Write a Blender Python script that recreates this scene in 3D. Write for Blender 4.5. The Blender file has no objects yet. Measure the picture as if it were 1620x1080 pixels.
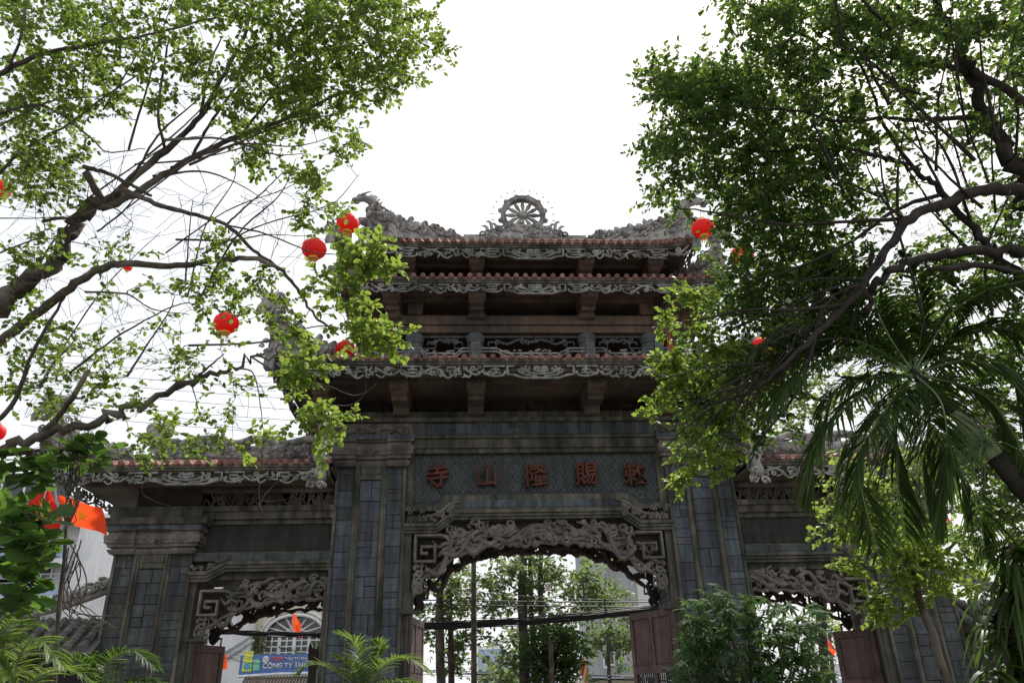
import bpy, math, random
import numpy as np
from mathutils import Vector, Matrix
R = math.radians
rnd = random.Random(7)
nr = np.random.RandomState(11)
S = bpy.context.scene
COL = S.collection

# ------------------------------------------------------------------ camera
CAM = np.array([-1.372, -14.5, 1.6])
PITCH, ROLL, YAW, FOC = R(25.58), R(1.637), R(-3.762), 1200.0
_f = np.array([-math.sin(YAW)*math.cos(PITCH), math.cos(YAW)*math.cos(PITCH), math.sin(PITCH)])
_r0 = np.array([math.cos(YAW), math.sin(YAW), 0.0])
_u0 = np.cross(_r0, _f)
_r = math.cos(ROLL)*_r0 - math.sin(ROLL)*_u0
_u = math.sin(ROLL)*_r0 + math.cos(ROLL)*_u0
cd = bpy.data.cameras.new('camera')
cd.sensor_width = 36.0
cd.lens = FOC/1620.0*36.0
cd.clip_start = 0.05
cd.clip_end = 3000
cam = bpy.data.objects.new('camera', cd)
COL.objects.link(cam)
cam.matrix_world = Matrix(((_r[0], _u[0], -_f[0], CAM[0]), (_r[1], _u[1], -_f[1], CAM[1]), (_r[2], _u[2], -_f[2], CAM[2]), (0, 0, 0, 1)))
S.camera = cam

# ------------------------------------------------------------------ world and sun
SUN_EL, SUN_AZ = 52.0, 28.0          # azimuth clockwise from +Y: behind the gate, to the right
w = bpy.data.worlds.new('World')
S.world = w
w.use_nodes = True
nt = w.node_tree
nt.nodes.clear()
o_ = nt.nodes.new('ShaderNodeOutputWorld')
bg = nt.nodes.new('ShaderNodeBackground')
sky = nt.nodes.new('ShaderNodeTexSky')
sky.sky_type = 'NISHITA'
sky.sun_disc = False
sky.sun_elevation = R(SUN_EL)
sky.sun_rotation = R(SUN_AZ)
sky.dust_density = 6.0
sky.air_density = 1.3
sky.ozone_density = 1.0
# thin white cloud veil mixed over the blue
tc = nt.nodes.new('ShaderNodeTexCoord')
nz = nt.nodes.new('ShaderNodeTexNoise')
nz.inputs['Scale'].default_value = 1.6
nz.inputs['Detail'].default_value = 6
rp = nt.nodes.new('ShaderNodeValToRGB')
rp.color_ramp.elements[0].position = 0.30
rp.color_ramp.elements[0].color = (0.55, 0.55, 0.55, 1)
rp.color_ramp.elements[1].position = 0.62
rp.color_ramp.elements[1].color = (0.95, 0.95, 0.95, 1)
mx = nt.nodes.new('ShaderNodeMixRGB')
mx.inputs[2].default_value = (7.6, 7.8, 8.1, 1)
nt.links.new(tc.outputs['Generated'], nz.inputs['Vector'])
nt.links.new(nz.outputs['Fac'], rp.inputs[0])
nt.links.new(rp.outputs[0], mx.inputs[0])
nt.links.new(sky.outputs[0], mx.inputs[1])
nt.links.new(mx.outputs[0], bg.inputs[0])
bg.inputs[1].default_value = 0.118
nt.links.new(bg.outputs[0], o_.inputs[0])
sd = bpy.data.lights.new('sun', 'SUN')
sd.energy = 5.0
sd.angle = R(0.6)
sd.color = (1.0, 0.95, 0.86)
so = bpy.data.objects.new('sun', sd)
COL.objects.link(so)
_sv = Vector((math.sin(R(SUN_AZ))*math.cos(R(SUN_EL)), math.cos(R(SUN_AZ))*math.cos(R(SUN_EL)), math.sin(R(SUN_EL))))
so.rotation_euler = _sv.to_track_quat('Z', 'Y').to_euler()
so.location = (10, 10, 30)
S.view_settings.view_transform = 'Standard'
S.view_settings.look = 'None'
S.view_settings.exposure = 0.30
S.view_settings.gamma = 1.0
S.cycles.max_bounces = 6
S.cycles.diffuse_bounces = 3
S.cycles.glossy_bounces = 2
S.cycles.transmission_bounces = 3
S.cycles.transparent_max_bounces = 4

# ------------------------------------------------------------------ helpers
def ray(px, py):
    return _f + _r*(px-810)/FOC - _u*(py-540)/FOC
def W(px, py, d):
    """point seen at pixel px,py of the 1620x1080 picture, d metres deep"""
    return CAM + ray(px, py)*d
def PY(px, py, Y):
    """point of the vertical plane y=Y seen at pixel px,py"""
    v = ray(px, py)
    return CAM + v*((Y-CAM[1])/v[1])

class MB:
    def __init__(s):
        s.v = []; s.f = []
    def add(s, vs, fs):
        n = len(s.v)
        s.v += [tuple(p) for p in vs]
        s.f += [tuple(n+i for i in f) for f in fs]
        return s
    def box(s, x0, x1, y0, y1, z0, z1, top=None):
        t = top or (x0, x1, y0, y1)
        return s.add([(x0,y0,z0),(x1,y0,z0),(x1,y1,z0),(x0,y1,z0),(t[0],t[2],z1),(t[1],t[2],z1),(t[1],t[3],z1),(t[0],t[3],z1)],
                     [(0,3,2,1),(4,5,6,7),(0,1,5,4),(1,2,6,5),(2,3,7,6),(3,0,4,7)])
    def cbox(s, x, y, z, dx, dy, dz, b=0.012):
        """box with chamfered vertical and top edges"""
        x0,x1,y0,y1,z0,z1 = x-dx/2,x+dx/2,y-dy/2,y+dy/2,z-dz/2,z+dz/2
        s.box(x0,x1,y0,y1,z0+b,z1-b)
        s.box(x0+b,x1-b,y0+b,y1-b,z0,z0+b,(x0,x1,y0,y1)); s.box(x0,x1,y0,y1,z1-b,z1,(x0+b,x1-b,y0+b,y1-b))
        return s
    def prism(s, pts, a0, a1, axis='y'):
        """polygon pts (2D) extruded along an axis from a0 to a1"""
        n = len(pts)
        def P(p, a):
            return (p[0], a, p[1]) if axis == 'y' else ((a, p[0], p[1]) if axis == 'x' else (p[0], p[1], a))
        s.add([P(p, a0) for p in pts]+[P(p, a1) for p in pts],
              [tuple(range(n)), tuple(range(2*n-1, n-1, -1))]+[(i, i+n, (i+1) % n+n, (i+1) % n) for i in range(n)])
        return s
    def tube(s, pts, rad, n=6, flat=1.0, up=None, cap=True, closed=False):
        pts = [Vector(p) for p in pts]
        m = len(pts)
        if m < 2: return s
        if not hasattr(rad, '__len__'): rad = [rad]*m
        base = len(s.v)
        prev = None
        for i, p in enumerate(pts):
            a = pts[max(0, i-1)]; b = pts[min(m-1, i+1)]
            t = (b-a)
            if t.length < 1e-9: t = Vector((0, 0, 1))
            t.normalize()
            if up is not None:
                nrm = Vector(up); nrm = (nrm - t*nrm.dot(t))
                if nrm.length < 1e-6: nrm = t.orthogonal()
                nrm.normalize()
            else:
                if prev is None: nrm = t.orthogonal().normalized()
                else:
                    nrm = prev - t*prev.dot(t)
                    nrm = nrm.normalized() if nrm.length > 1e-6 else t.orthogonal().normalized()
            prev = nrm
            bn = t.cross(nrm)
            for k in range(n):
                an = 2*math.pi*(k+.5)/n
                q = p + nrm*(math.cos(an)*rad[i]*flat) + bn*(math.sin(an)*rad[i])
                s.v.append((q.x, q.y, q.z))
        for i in range(m-1):
            for k in range(n):
                k2 = (k+1) % n
                s.f.append((base+i*n+k, base+i*n+k2, base+(i+1)*n+k2, base+(i+1)*n+k))
        if cap:
            s.f.append(tuple(base+k for k in range(n-1, -1, -1)))
            s.f.append(tuple(base+(m-1)*n+k for k in range(n)))
        return s
    def lathe(s, prof, cx, cy, n=16, axis='z', cz=0):
        base = len(s.v)
        for r, z in prof:
            for k in range(n):
                a = 2*math.pi*k/n
                if axis == 'z': s.v.append((cx+r*math.cos(a), cy+r*math.sin(a), cz+z))
                else: s.v.append((cx+r*math.cos(a), cy+z, cz+r*math.sin(a)))
        for i in range(len(prof)-1):
            for k in range(n):
                k2 = (k+1) % n
                s.f.append((base+i*n+k, base+i*n+k2, base+(i+1)*n+k2, base+(i+1)*n+k))
        s.f.append(tuple(base+k for k in range(n-1, -1, -1)))
        s.f.append(tuple(base+(len(prof)-1)*n+k for k in range(n)))
        return s
    def blob(s, c, r, rr=None, n=7, m=5, jit=0.0):
        rx, ry, rz = r if hasattr(r, '__len__') else (r, r, r)
        base = len(s.v)
        s.v.append((c[0], c[1], c[2]-rz))
        for i in range(1, m):
            ph = math.pi*i/m
            for k in range(n):
                a = 2*math.pi*k/n
                j = 1+(rnd.uniform(-jit, jit) if jit else 0)
                s.v.append((c[0]+rx*j*math.sin(ph)*math.cos(a), c[1]+ry*j*math.sin(ph)*math.sin(a), c[2]-rz*j*math.cos(ph)))
        s.v.append((c[0], c[1], c[2]+rz))
        top = len(s.v)-1
        for k in range(n):
            k2 = (k+1) % n
            s.f.append((base, base+1+k2, base+1+k))
            for i in range(m-2):
                a = base+1+i*n
                s.f.append((a+k, a+k2, a+n+k2, a+n+k))
            a = base+1+(m-2)*n
            s.f.append((a+k, a+k2, top))
        return s
    def xf(s, fn, start=0):
        s.v = s.v[:start]+[tuple(fn(*p)) for p in s.v[start:]]
        return s
    def build(s, name, mat, parent=None, smooth=False, **kw):
        me = bpy.data.meshes.new(name)
        me.from_pydata(s.v, [], s.f)
        me.update()
        if smooth:
            me.shade_smooth()
        o = bpy.data.objects.new(name, me)
        me.materials.append(mat)
        COL.objects.link(o)
        o.parent = parent
        for k, v in kw.items(): o[k] = v
        return o

def tag(o, label=None, cat=None, group=None, kind=None):
    if label: o['label'] = label
    if cat: o['category'] = cat
    if group: o['group'] = group
    if kind: o['kind'] = kind
    return o
def thing(name, label, cat, loc=(0,0,0), group=None, rz=0):
    o = bpy.data.objects.new(name, None)
    COL.objects.link(o)
    o.location = loc; o.rotation_euler = (0, 0, rz)
    o.empty_display_size = .2
    return tag(o, label, cat, group)
def local(o, mesh_o):
    """keep a mesh authored in world coordinates in place under a located parent"""
    mesh_o.parent = o
    mesh_o.matrix_parent_inverse = Matrix.Translation(o.location).inverted()
    return mesh_o
def fastmesh(name, V, loops, sizes, mat, parent=None, smooth=False):
    me = bpy.data.meshes.new(name)
    nv, nl, nf = len(V), len(loops), len(sizes)
    me.vertices.add(nv); me.loops.add(nl); me.polygons.add(nf)
    me.vertices.foreach_set('co', np.asarray(V, dtype=np.float32).ravel())
    me.loops.foreach_set('vertex_index', np.asarray(loops, dtype=np.int32).ravel())
    st = np.concatenate([[0], np.cumsum(sizes)[:-1]]).astype(np.int32)
    me.polygons.foreach_set('loop_start', st)
    me.update(calc_edges=True)
    me.validate()
    me.materials.append(mat)
    if smooth: me.shade_smooth()
    o = bpy.data.objects.new(name, me)
    COL.objects.link(o)
    o.parent = parent
    return o

# ------------------------------------------------------------------ materials
def mat_new(name):
    m = bpy.data.materials.new(name); m.use_nodes = True
    return m, m.node_tree, m.node_tree.nodes['Principled BSDF']
def stone(name, c1, c2, c3=None, scale=3.0, rough=.85, bump=.35, bscale=30, island=0.0, stain=.5, spec=.3):
    m, t, b = mat_new(name)
    N, L = t.nodes, t.links
    co = N.new('ShaderNodeTexCoord')
    n1 = N.new('ShaderNodeTexNoise'); n1.inputs['Scale'].default_value = scale; n1.inputs['Detail'].default_value = 8; n1.inputs['Roughness'].default_value = .65
    L.new(co.outputs['Object'], n1.inputs['Vector'])
    r = N.new('ShaderNodeValToRGB')
    r.color_ramp.elements[0].position = .32; r.color_ramp.elements[0].color = (*c1, 1)
    r.color_ramp.elements[1].position = .68; r.color_ramp.elements[1].color = (*c2, 1)
    L.new(n1.outputs['Fac'], r.inputs[0])
    cur = r.outputs[0]
    if c3:
        n3 = N.new('ShaderNodeTexNoise'); n3.inputs['Scale'].default_value = scale*.35; n3.inputs['Detail'].default_value = 5
        L.new(co.outputs['Object'], n3.inputs['Vector'])
        r3 = N.new('ShaderNodeValToRGB'); r3.color_ramp.elements[0].position = .48; r3.color_ramp.elements[1].position = .66
        L.new(n3.outputs['Fac'], r3.inputs[0])
        mm = N.new('ShaderNodeMixRGB'); L.new(r3.outputs[0], mm.inputs[0]); L.new(cur, mm.inputs[1]); mm.inputs[2].default_value = (*c3, 1)
        cur = mm.outputs[0]
    if island:
        g = N.new('ShaderNodeNewGeometry')
        ma = N.new('ShaderNodeMapRange'); ma.inputs['To Min'].default_value = 1-island; ma.inputs['To Max'].default_value = 1+island
        L.new(g.outputs['Random Per Island'], ma.inputs['Value'])
        hs = N.new('ShaderNodeHueSaturation'); L.new(ma.outputs[0], hs.inputs['Value']); L.new(cur, hs.inputs['Color'])
        cur = hs.outputs[0]
    if stain:
        # vertical rain streaks: noise stretched in z
        mp = N.new('ShaderNodeMapping'); mp.inputs['Scale'].default_value = (7, 7, .7)
        L.new(co.outputs['Object'], mp.inputs[0])
        n4 = N.new('ShaderNodeTexNoise'); n4.inputs['Scale'].default_value = 1.0; n4.inputs['Detail'].default_value = 6
        L.new(mp.outputs[0], n4.inputs['Vector'])
        r4 = N.new('ShaderNodeValToRGB'); r4.color_ramp.elements[0].position = .35; r4.color_ramp.elements[0].color = (1-stain, 1-stain, 1-stain, 1); r4.color_ramp.elements[1].position = .62
        L.new(n4.outputs['Fac'], r4.inputs[0])
        mm = N.new('ShaderNodeMixRGB'); mm.blend_type = 'MULTIPLY'; mm.inputs[0].default_value = 1
        L.new(cur, mm.inputs[1]); L.new(r4.outputs[0], mm.inputs[2])
        cur = mm.outputs[0]
    L.new(cur, b.inputs['Base Color'])
    b.inputs['Roughness'].default_value = rough
    b.inputs['Specular IOR Level'].default_value = spec
    if bump:
        n2 = N.new('ShaderNodeTexNoise'); n2.inputs['Scale'].default_value = bscale; n2.inputs['Detail'].default_value = 6
        L.new(co.outputs['Object'], n2.inputs['Vector'])
        bp = N.new('ShaderNodeBump'); bp.inputs['Strength'].default_value = bump; bp.inputs['Distance'].default_value = .02
        L.new(n2.outputs['Fac'], bp.inputs['Height']); L.new(bp.outputs[0], b.inputs['Normal'])
    return m
def leafmat(name, c1, c2, tr=(.10, .18, .02), trf=.5, rough=.5, spec=.25):
    m, t, b = mat_new(name)
    N, L = t.nodes, t.links
    g = N.new('ShaderNodeNewGeometry')
    r = N.new('ShaderNodeValToRGB')
    r.color_ramp.elements[0].color = (*c1, 1); r.color_ramp.elements[1].color = (*c2, 1)
    L.new(g.outputs['Random Per Island'], r.inputs[0])
    L.new(r.outputs[0], b.inputs['Base Color'])
    b.inputs['Roughness'].default_value = rough
    b.inputs['Specular IOR Level'].default_value = spec
    tl = N.new('ShaderNodeBsdfTranslucent')
    hs = N.new('ShaderNodeMixRGB'); hs.blend_type = 'MIX'; hs.inputs[0].default_value = .75
    L.new(r.outputs[0], hs.inputs[1]); hs.inputs[2].default_value = (*tr, 1)
    L.new(hs.outputs[0], tl.inputs[0])
    mx = N.new('ShaderNodeMixShader'); mx.inputs[0].default_value = trf
    L.new(b.outputs[0], mx.inputs[1]); L.new(tl.outputs[0], mx.inputs[2])
    L.new(mx.outputs[0], N['Material Output'].inputs[0])
    return m
def plain(name, c, rough=.6, metal=0, spec=.4, noise=.25, nscale=6):
    return stone(name, tuple(x*(1-noise) for x in c), tuple(min(1, x*(1+noise)) for x in c), scale=nscale, rough=rough, bump=.1, stain=0, spec=spec)

M = {}
M['trim'] = stone('weathered concrete trim', (.080,.075,.058), (.165,.156,.128), (.06,.066,.052), scale=4, stain=.6)
M['carve'] = stone('carved grey concrete', (.26,.25,.24), (.50,.49,.465), (.17,.17,.16), scale=9, stain=.35, bscale=60, bump=.9)
M['scroll'] = stone('painted scroll carving', (.23,.24,.232), (.37,.38,.365), (.14,.15,.142), scale=6, stain=.5, bump=.3)
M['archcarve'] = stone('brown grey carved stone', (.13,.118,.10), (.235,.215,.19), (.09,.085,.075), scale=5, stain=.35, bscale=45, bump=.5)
M['rearcarve_shaded'] = stone('shade darkened brown carved stone', (.045,.036,.03), (.085,.07,.06), scale=5, stain=.35, bump=.5)  # brown carving stone darkened so the rear screens look shaded
M['blue'] = stone('blue slate cladding', (.064,.078,.096), (.112,.132,.155), (.085,.094,.10), scale=9, rough=.75, bump=.6, island=.26, stain=.6)
M['slate_shaded'] = stone('shade darkened green slate cladding', (.045,.055,.056), (.082,.095,.094), (.06,.065,.06), scale=9, rough=.75, bump=.5, island=.30, stain=.45)  # greener slate, also darkened to paint in shade under roof and trees
M['mortar'] = stone('dark mortar', (.015,.016,.018), (.03,.03,.032), scale=8, stain=0)
M['fretback'] = stone('dark ground behind relief', (.045,.052,.056), (.068,.076,.08), scale=5, stain=.2)
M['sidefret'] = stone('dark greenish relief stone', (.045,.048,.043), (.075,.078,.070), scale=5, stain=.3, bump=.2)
M['fret'] = stone('fret relief stone', (.085,.098,.105), (.135,.15,.155), scale=5, stain=.25, bump=.2)
M['soffit'] = stone('brown soffit plaster', (.095,.073,.055), (.16,.122,.094), (.07,.06,.05), scale=2.5, stain=.3)
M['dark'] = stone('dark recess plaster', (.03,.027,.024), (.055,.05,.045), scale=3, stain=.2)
M['tile'] = stone('terracotta roof tile', (.20,.092,.076), (.42,.235,.20), (.13,.105,.095), scale=11, stain=.45, bump=.5, rough=.92, spec=.1, island=.0)
M['oldtile'] = stone('grey weathered tile', (.10,.10,.095), (.19,.185,.175), (.07,.07,.065), scale=7, stain=.3)
M['char'] = stone('rust red lettering', (.095,.034,.022), (.155,.052,.032), (.07,.035,.03), scale=7, stain=.45, bump=.5)
M['orange'] = stone('terracotta soffit', (.35,.10,.05), (.50,.16,.08), scale=3, stain=.3)
M['wood'] = stone('red brown door wood', (.085,.052,.048), (.14,.088,.080), (.055,.038,.034), scale=5, stain=.45, rough=.6)
M['iron'] = plain('dark iron', (.03,.028,.026), rough=.5)
M['bark'] = stone('tree bark', (.035,.028,.022), (.12,.10,.082), (.16,.14,.12), scale=9, stain=.3, bump=.8, bscale=40)
M['barkp'] = stone('pale branch bark', (.035,.028,.022), (.11,.092,.075), (.18,.16,.14), scale=12, stain=.2, bump=.6, bscale=40)
M['barkd'] = stone('dark branch bark', (.016,.014,.012), (.045,.038,.032), scale=9, stain=.2, bump=.6)
M['leafL'] = leafmat('left tree leaf', (.012,.034,.009), (.075,.13,.026), (.27,.40,.05), .42)
M['leafR'] = leafmat('right tree leaf', (.010,.034,.011), (.055,.105,.028), (.17,.29,.045), .42)
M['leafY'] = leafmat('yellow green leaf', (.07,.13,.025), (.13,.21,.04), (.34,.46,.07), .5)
M['leafBig'] = leafmat('broad glossy leaf', (.02,.06,.02), (.07,.14,.035), (.20,.36,.05), .4, rough=.4, spec=.35)
M['leafFar'] = leafmat('far foliage', (.04,.075,.03), (.09,.14,.05), (.22,.32,.08), .45)
M['palm'] = leafmat('palm leaflet', (.014,.034,.010), (.036,.068,.018), (.13,.24,.03), .34, rough=.5, spec=.3)
M['areca'] = leafmat('yellow palm leaflet', (.035,.085,.02), (.11,.17,.035), (.24,.36,.05), .42, rough=.5)
M['shrub'] = leafmat('umbrella shrub leaf', (.026,.068,.026), (.07,.135,.048), (.16,.26,.06), .38, rough=.65, spec=.12)
M['leafS'] = leafmat('street tree leaf', (.03,.06,.026), (.10,.145,.06), (.26,.36,.12), .48)
M['stem'] = plain('green palm stem', (.13,.20,.09), rough=.4)
M['shaft'] = stone('pale green crownshaft', (.20,.28,.15), (.34,.42,.27), scale=4, rough=.45, bump=.1, stain=.25)
M['white'] = stone('white painted wall', (.74,.75,.76), (.84,.84,.84), (.66,.67,.68), scale=2, stain=.12, bump=.1)
M['cream'] = stone('cream painted wall', (.60,.55,.42), (.70,.65,.52), scale=2, stain=.1, bump=.1)
M['grey'] = stone('grey rendered wall', (.30,.32,.34), (.40,.42,.44), (.26,.28,.30), scale=.8, stain=.2, bump=.1)
M['bluewall'] = stone('pale blue wall', (.32,.42,.60), (.42,.52,.70), scale=1, stain=.1, bump=.1)
M['navy'] = plain('navy strip', (.03,.04,.075))
M['glass'] = plain('dark window glass', (.02,.028,.035), rough=.12, spec=.8)
M['bluep'] = plain('blue panel', (.10,.20,.50), rough=.5)
M['wire'] = plain('black cable', (.012,.012,.013), rough=.6)
M['lamp'] = plain('pale metal', (.45,.47,.5), rough=.4)
def cloth(name, c, tr, f=.4):
    m, t, b = mat_new(name)
    b.inputs['Base Color'].default_value = (*c, 1); b.inputs['Roughness'].default_value = .6
    tl = t.nodes.new('ShaderNodeBsdfTranslucent'); tl.inputs[0].default_value = (*tr, 1)
    mx = t.nodes.new('ShaderNodeMixShader'); mx.inputs[0].default_value = f
    t.links.new(b.outputs[0], mx.inputs[1]); t.links.new(tl.outputs[0], mx.inputs[2])
    t.links.new(mx.outputs[0], t.nodes['Material Output'].inputs[0])
    return m
M['red'] = cloth('red lantern silk', (.78,.03,.02), (.9,.05,.025), .5)
M['gold'] = cloth('gold trim', (.75,.42,.06), (.8,.5,.08), .3)
M['flag'] = cloth('red flag cloth', (.80,.035,.015), (.95,.10,.02), .5)
M['flagd'] = cloth('deep red flag cloth', (.55,.02,.012), (.7,.03,.015), .45)
M['star'] = cloth('yellow star cloth', (.85,.65,.03), (.9,.7,.05), .5)
M['fblue'] = cloth('blue flag cloth', (.04,.06,.35), (.05,.08,.4), .3)
M['fwhite'] = cloth('white flag cloth', (.8,.8,.78), (.8,.8,.78), .3)
M['forange'] = cloth('orange flag cloth', (.8,.25,.02), (.8,.3,.03), .3)

# ------------------------------------------------------------------ ground
g = MB()
g.add([(-300,-300,0),(300,-300,0),(300,300,0),(-300,300,0)], [(0,1,2,3)])
g.build('ground', stone('courtyard paving', (.14,.125,.11), (.22,.20,.175), scale=2, stain=0), kind='structure')
g = MB(); g.box(-200,200,4.5,6.0,0,.13)
g.build('pavement', stone('pavement', (.20,.19,.18), (.28,.27,.26), scale=2, stain=0), kind='structure')
g = MB(); g.add([(-200,6.02,.006),(200,6.02,.006),(200,16,.006),(-200,16,.006)], [(0,1,2,3)])
g.build('road', stone('asphalt', (.04,.04,.042), (.06,.06,.062), scale=4, stain=0), kind='structure')
# ------------------------------------------------------------------ carving helpers
def spiral(cx, cz, r, turns=1.4, a0=0.0, sgn=1, n=12, rin=.18):
    P = []
    for i in range(n+1):
        t = i/n
        rr = r*(1-(1-rin)*t)
        a = a0+sgn*turns*2*math.pi*t
        P.append((cx+rr*math.cos(a), cz+rr*math.sin(a)))
    return P
def crv(pts, n=4):
    """Catmull-Rom through points of any dimension"""
    p = [np.array(q, float) for q in pts]
    if len(p) < 3: return [tuple(q) for q in p]
    p = [2*p[0]-p[1]]+p+[2*p[-1]-p[-2]]
    out = []
    for i in range(1, len(p)-2):
        for k in range(n):
            t = k/n
            out.append(tuple(.5*((2*p[i])+(-p[i-1]+p[i+1])*t+(2*p[i-1]-5*p[i]+4*p[i+1]-p[i+2])*t*t+(-p[i-1]+3*p[i]-3*p[i+1]+p[i+2])*t**3)))
    out.append(tuple(p[-2]))
    return out
def scroll_half(L, h, rr):
    """strokes of half an eave carving, x from 0 (middle) to L, z 0..-h"""
    st = []
    # middle cartouche
    c = min(.62, L*.3)
    st.append(([(0,-h),(c*.55,-h),(c*.8,-h*.78),(c,-h*.72),(c,-h*.12),(c*.8,-h*.12)], .022))
    st.append((crv([(0,-h*.3),(c*.12,-h*.18),(c*.2,-h*.42),(0,-h*.55)]), .02))
    st.append((crv([(0,-h*.7),(c*.3,-h*.62),(c*.5,-h*.35),(c*.42,-h*.12)]), .018))
    st.append((spiral(c*.62,-h*.42,h*.22,1.2,rr.uniform(0,3),1), .016))
    st.append((crv([(c*.1,-h*.85),(c*.4,-h*.8),(c*.65,-h*.6)]), .016))
    for k in range(5):
        an = -1.45+.62*k
        st.append((crv([(0,-h*.48),(c*.12*math.sin(an+1.5),-h*.48+h*.25*math.cos(an)),(c*.22*math.sin(an+1.5),-h*.48+h*.30*math.cos(an))],2), .014))
    for k in range(6): st.append((spiral(rr.uniform(c*.2,c*.9), -h*rr.uniform(.25,.7), h*.14, 1.1, rr.uniform(0,6), 1, 7, .2), .012))
    a = c+.05
    k = 0
    while a < L-.12:
        wdt = rr.uniform(.34, .46)
        if a+wdt > L-.02: wdt = L-.02-a
        kind = k % 4
        if kind == 0:      # key meander
            st.append(([(a,-h*.12),(a+wdt*.95,-h*.12),(a+wdt*.95,-h*.62),(a+wdt*.25,-h*.62),(a+wdt*.25,-h*.36),(a+wdt*.65,-h*.36)], .018))
            st.append((crv([(a,-h*.55),(a+wdt*.1,-h*.8),(a+wdt*.5,-h*.86),(a+wdt*.95,-h*.66)]), .018))
        elif kind == 1:    # vine and spiral
            st.append((crv([(a-.05,-h*.4),(a+wdt*.25,-h*.75),(a+wdt*.6,-h*.6),(a+wdt,-h*.2)]), .02))
            st.append((spiral(a+wdt*.45,-h*.34,h*.24,1.3,-1.2,1), .016))
            st.append((crv([(a+wdt*.5,-h*.62),(a+wdt*.7,-h*.95),(a+wdt*.95,-h*.7)]), .016))
        elif kind == 2:    # long hook with drop
            st.append(([(a,-h*.7),(a+wdt*.35,-h*.7),(a+wdt*.35,-h*.2),(a+wdt*.8,-h*.2),(a+wdt*.8,-h*.5),(a+wdt*.55,-h*.5)], .018))
            st.append((crv([(a+wdt*.1,-h*.15),(a+wdt*.2,-h*.45),(a+wdt*.05,-h*.6)]), .016))
            st.append((crv([(a+wdt*.45,-h*.75),(a+wdt*.75,-h*1.0),(a+wdt*1.05,-h*.72)]), .018))
        else:
            st.append((crv([(a-.03,-h*.7),(a+wdt*.3,-h*.3),(a+wdt*.7,-h*.35),(a+wdt,-h*.7)]), .02))
            st.append((spiral(a+wdt*.5,-h*.62,h*.22,1.3,1.2,-1), .016))
            st.append((crv([(a+wdt*.1,-h*.1),(a+wdt*.4,-h*.22),(a+wdt*.85,-h*.08)]), .014))
        for _ in range(3):
            x = a+rr.uniform(0, wdt); z = -h*rr.uniform(.2,.8)
            st.append((spiral(x, z, h*rr.uniform(.10,.2), 1.1, rr.uniform(0,6), rr.choice((-1,1)), 7, .2), .013))
        for _ in range(4):
            x = a+rr.uniform(0, wdt); z = -h*rr.uniform(.2,.85)
            st.append((crv([(x,z),(x+rr.uniform(-.06,.06),z+rr.uniform(-.03,.05)),(x+rr.uniform(-.1,.1),z+rr.uniform(-.05,.03))]), .012))
        a += wdt+.02; k += 1
    return st
def scroll_mesh(L, h, seed, lift=lambda x: 0.0, rk=1.0):
    """full carving in local coords: x along, y depth 0, z down from 0; lift(x) bends it"""
    rr = random.Random(seed)
    m = MB()
    for sgn in (-1, 1):
        for pts, r in scroll_half(L, h, random.Random(seed)):
            q = [(sgn*p[0], 0, p[1]+lift(sgn*p[0])) for p in pts]
            m.tube(q, r*rk, n=5, flat=1.25, up=(0,1,0))
    return m
def flamecurl(m, x, z, s, mir=1, y=0, th=.05):
    """small flame or cloud curl"""
    P = spiral(0, 0, s, 1.15, -.4, 1, 10, .15)
    m.tube([(x+mir*p[0], y, z+p[1]) for p in P], [th*(1-.5*i/len(P)) for i in range(len(P))], n=5, flat=1.3, up=(0,1,0))

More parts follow.
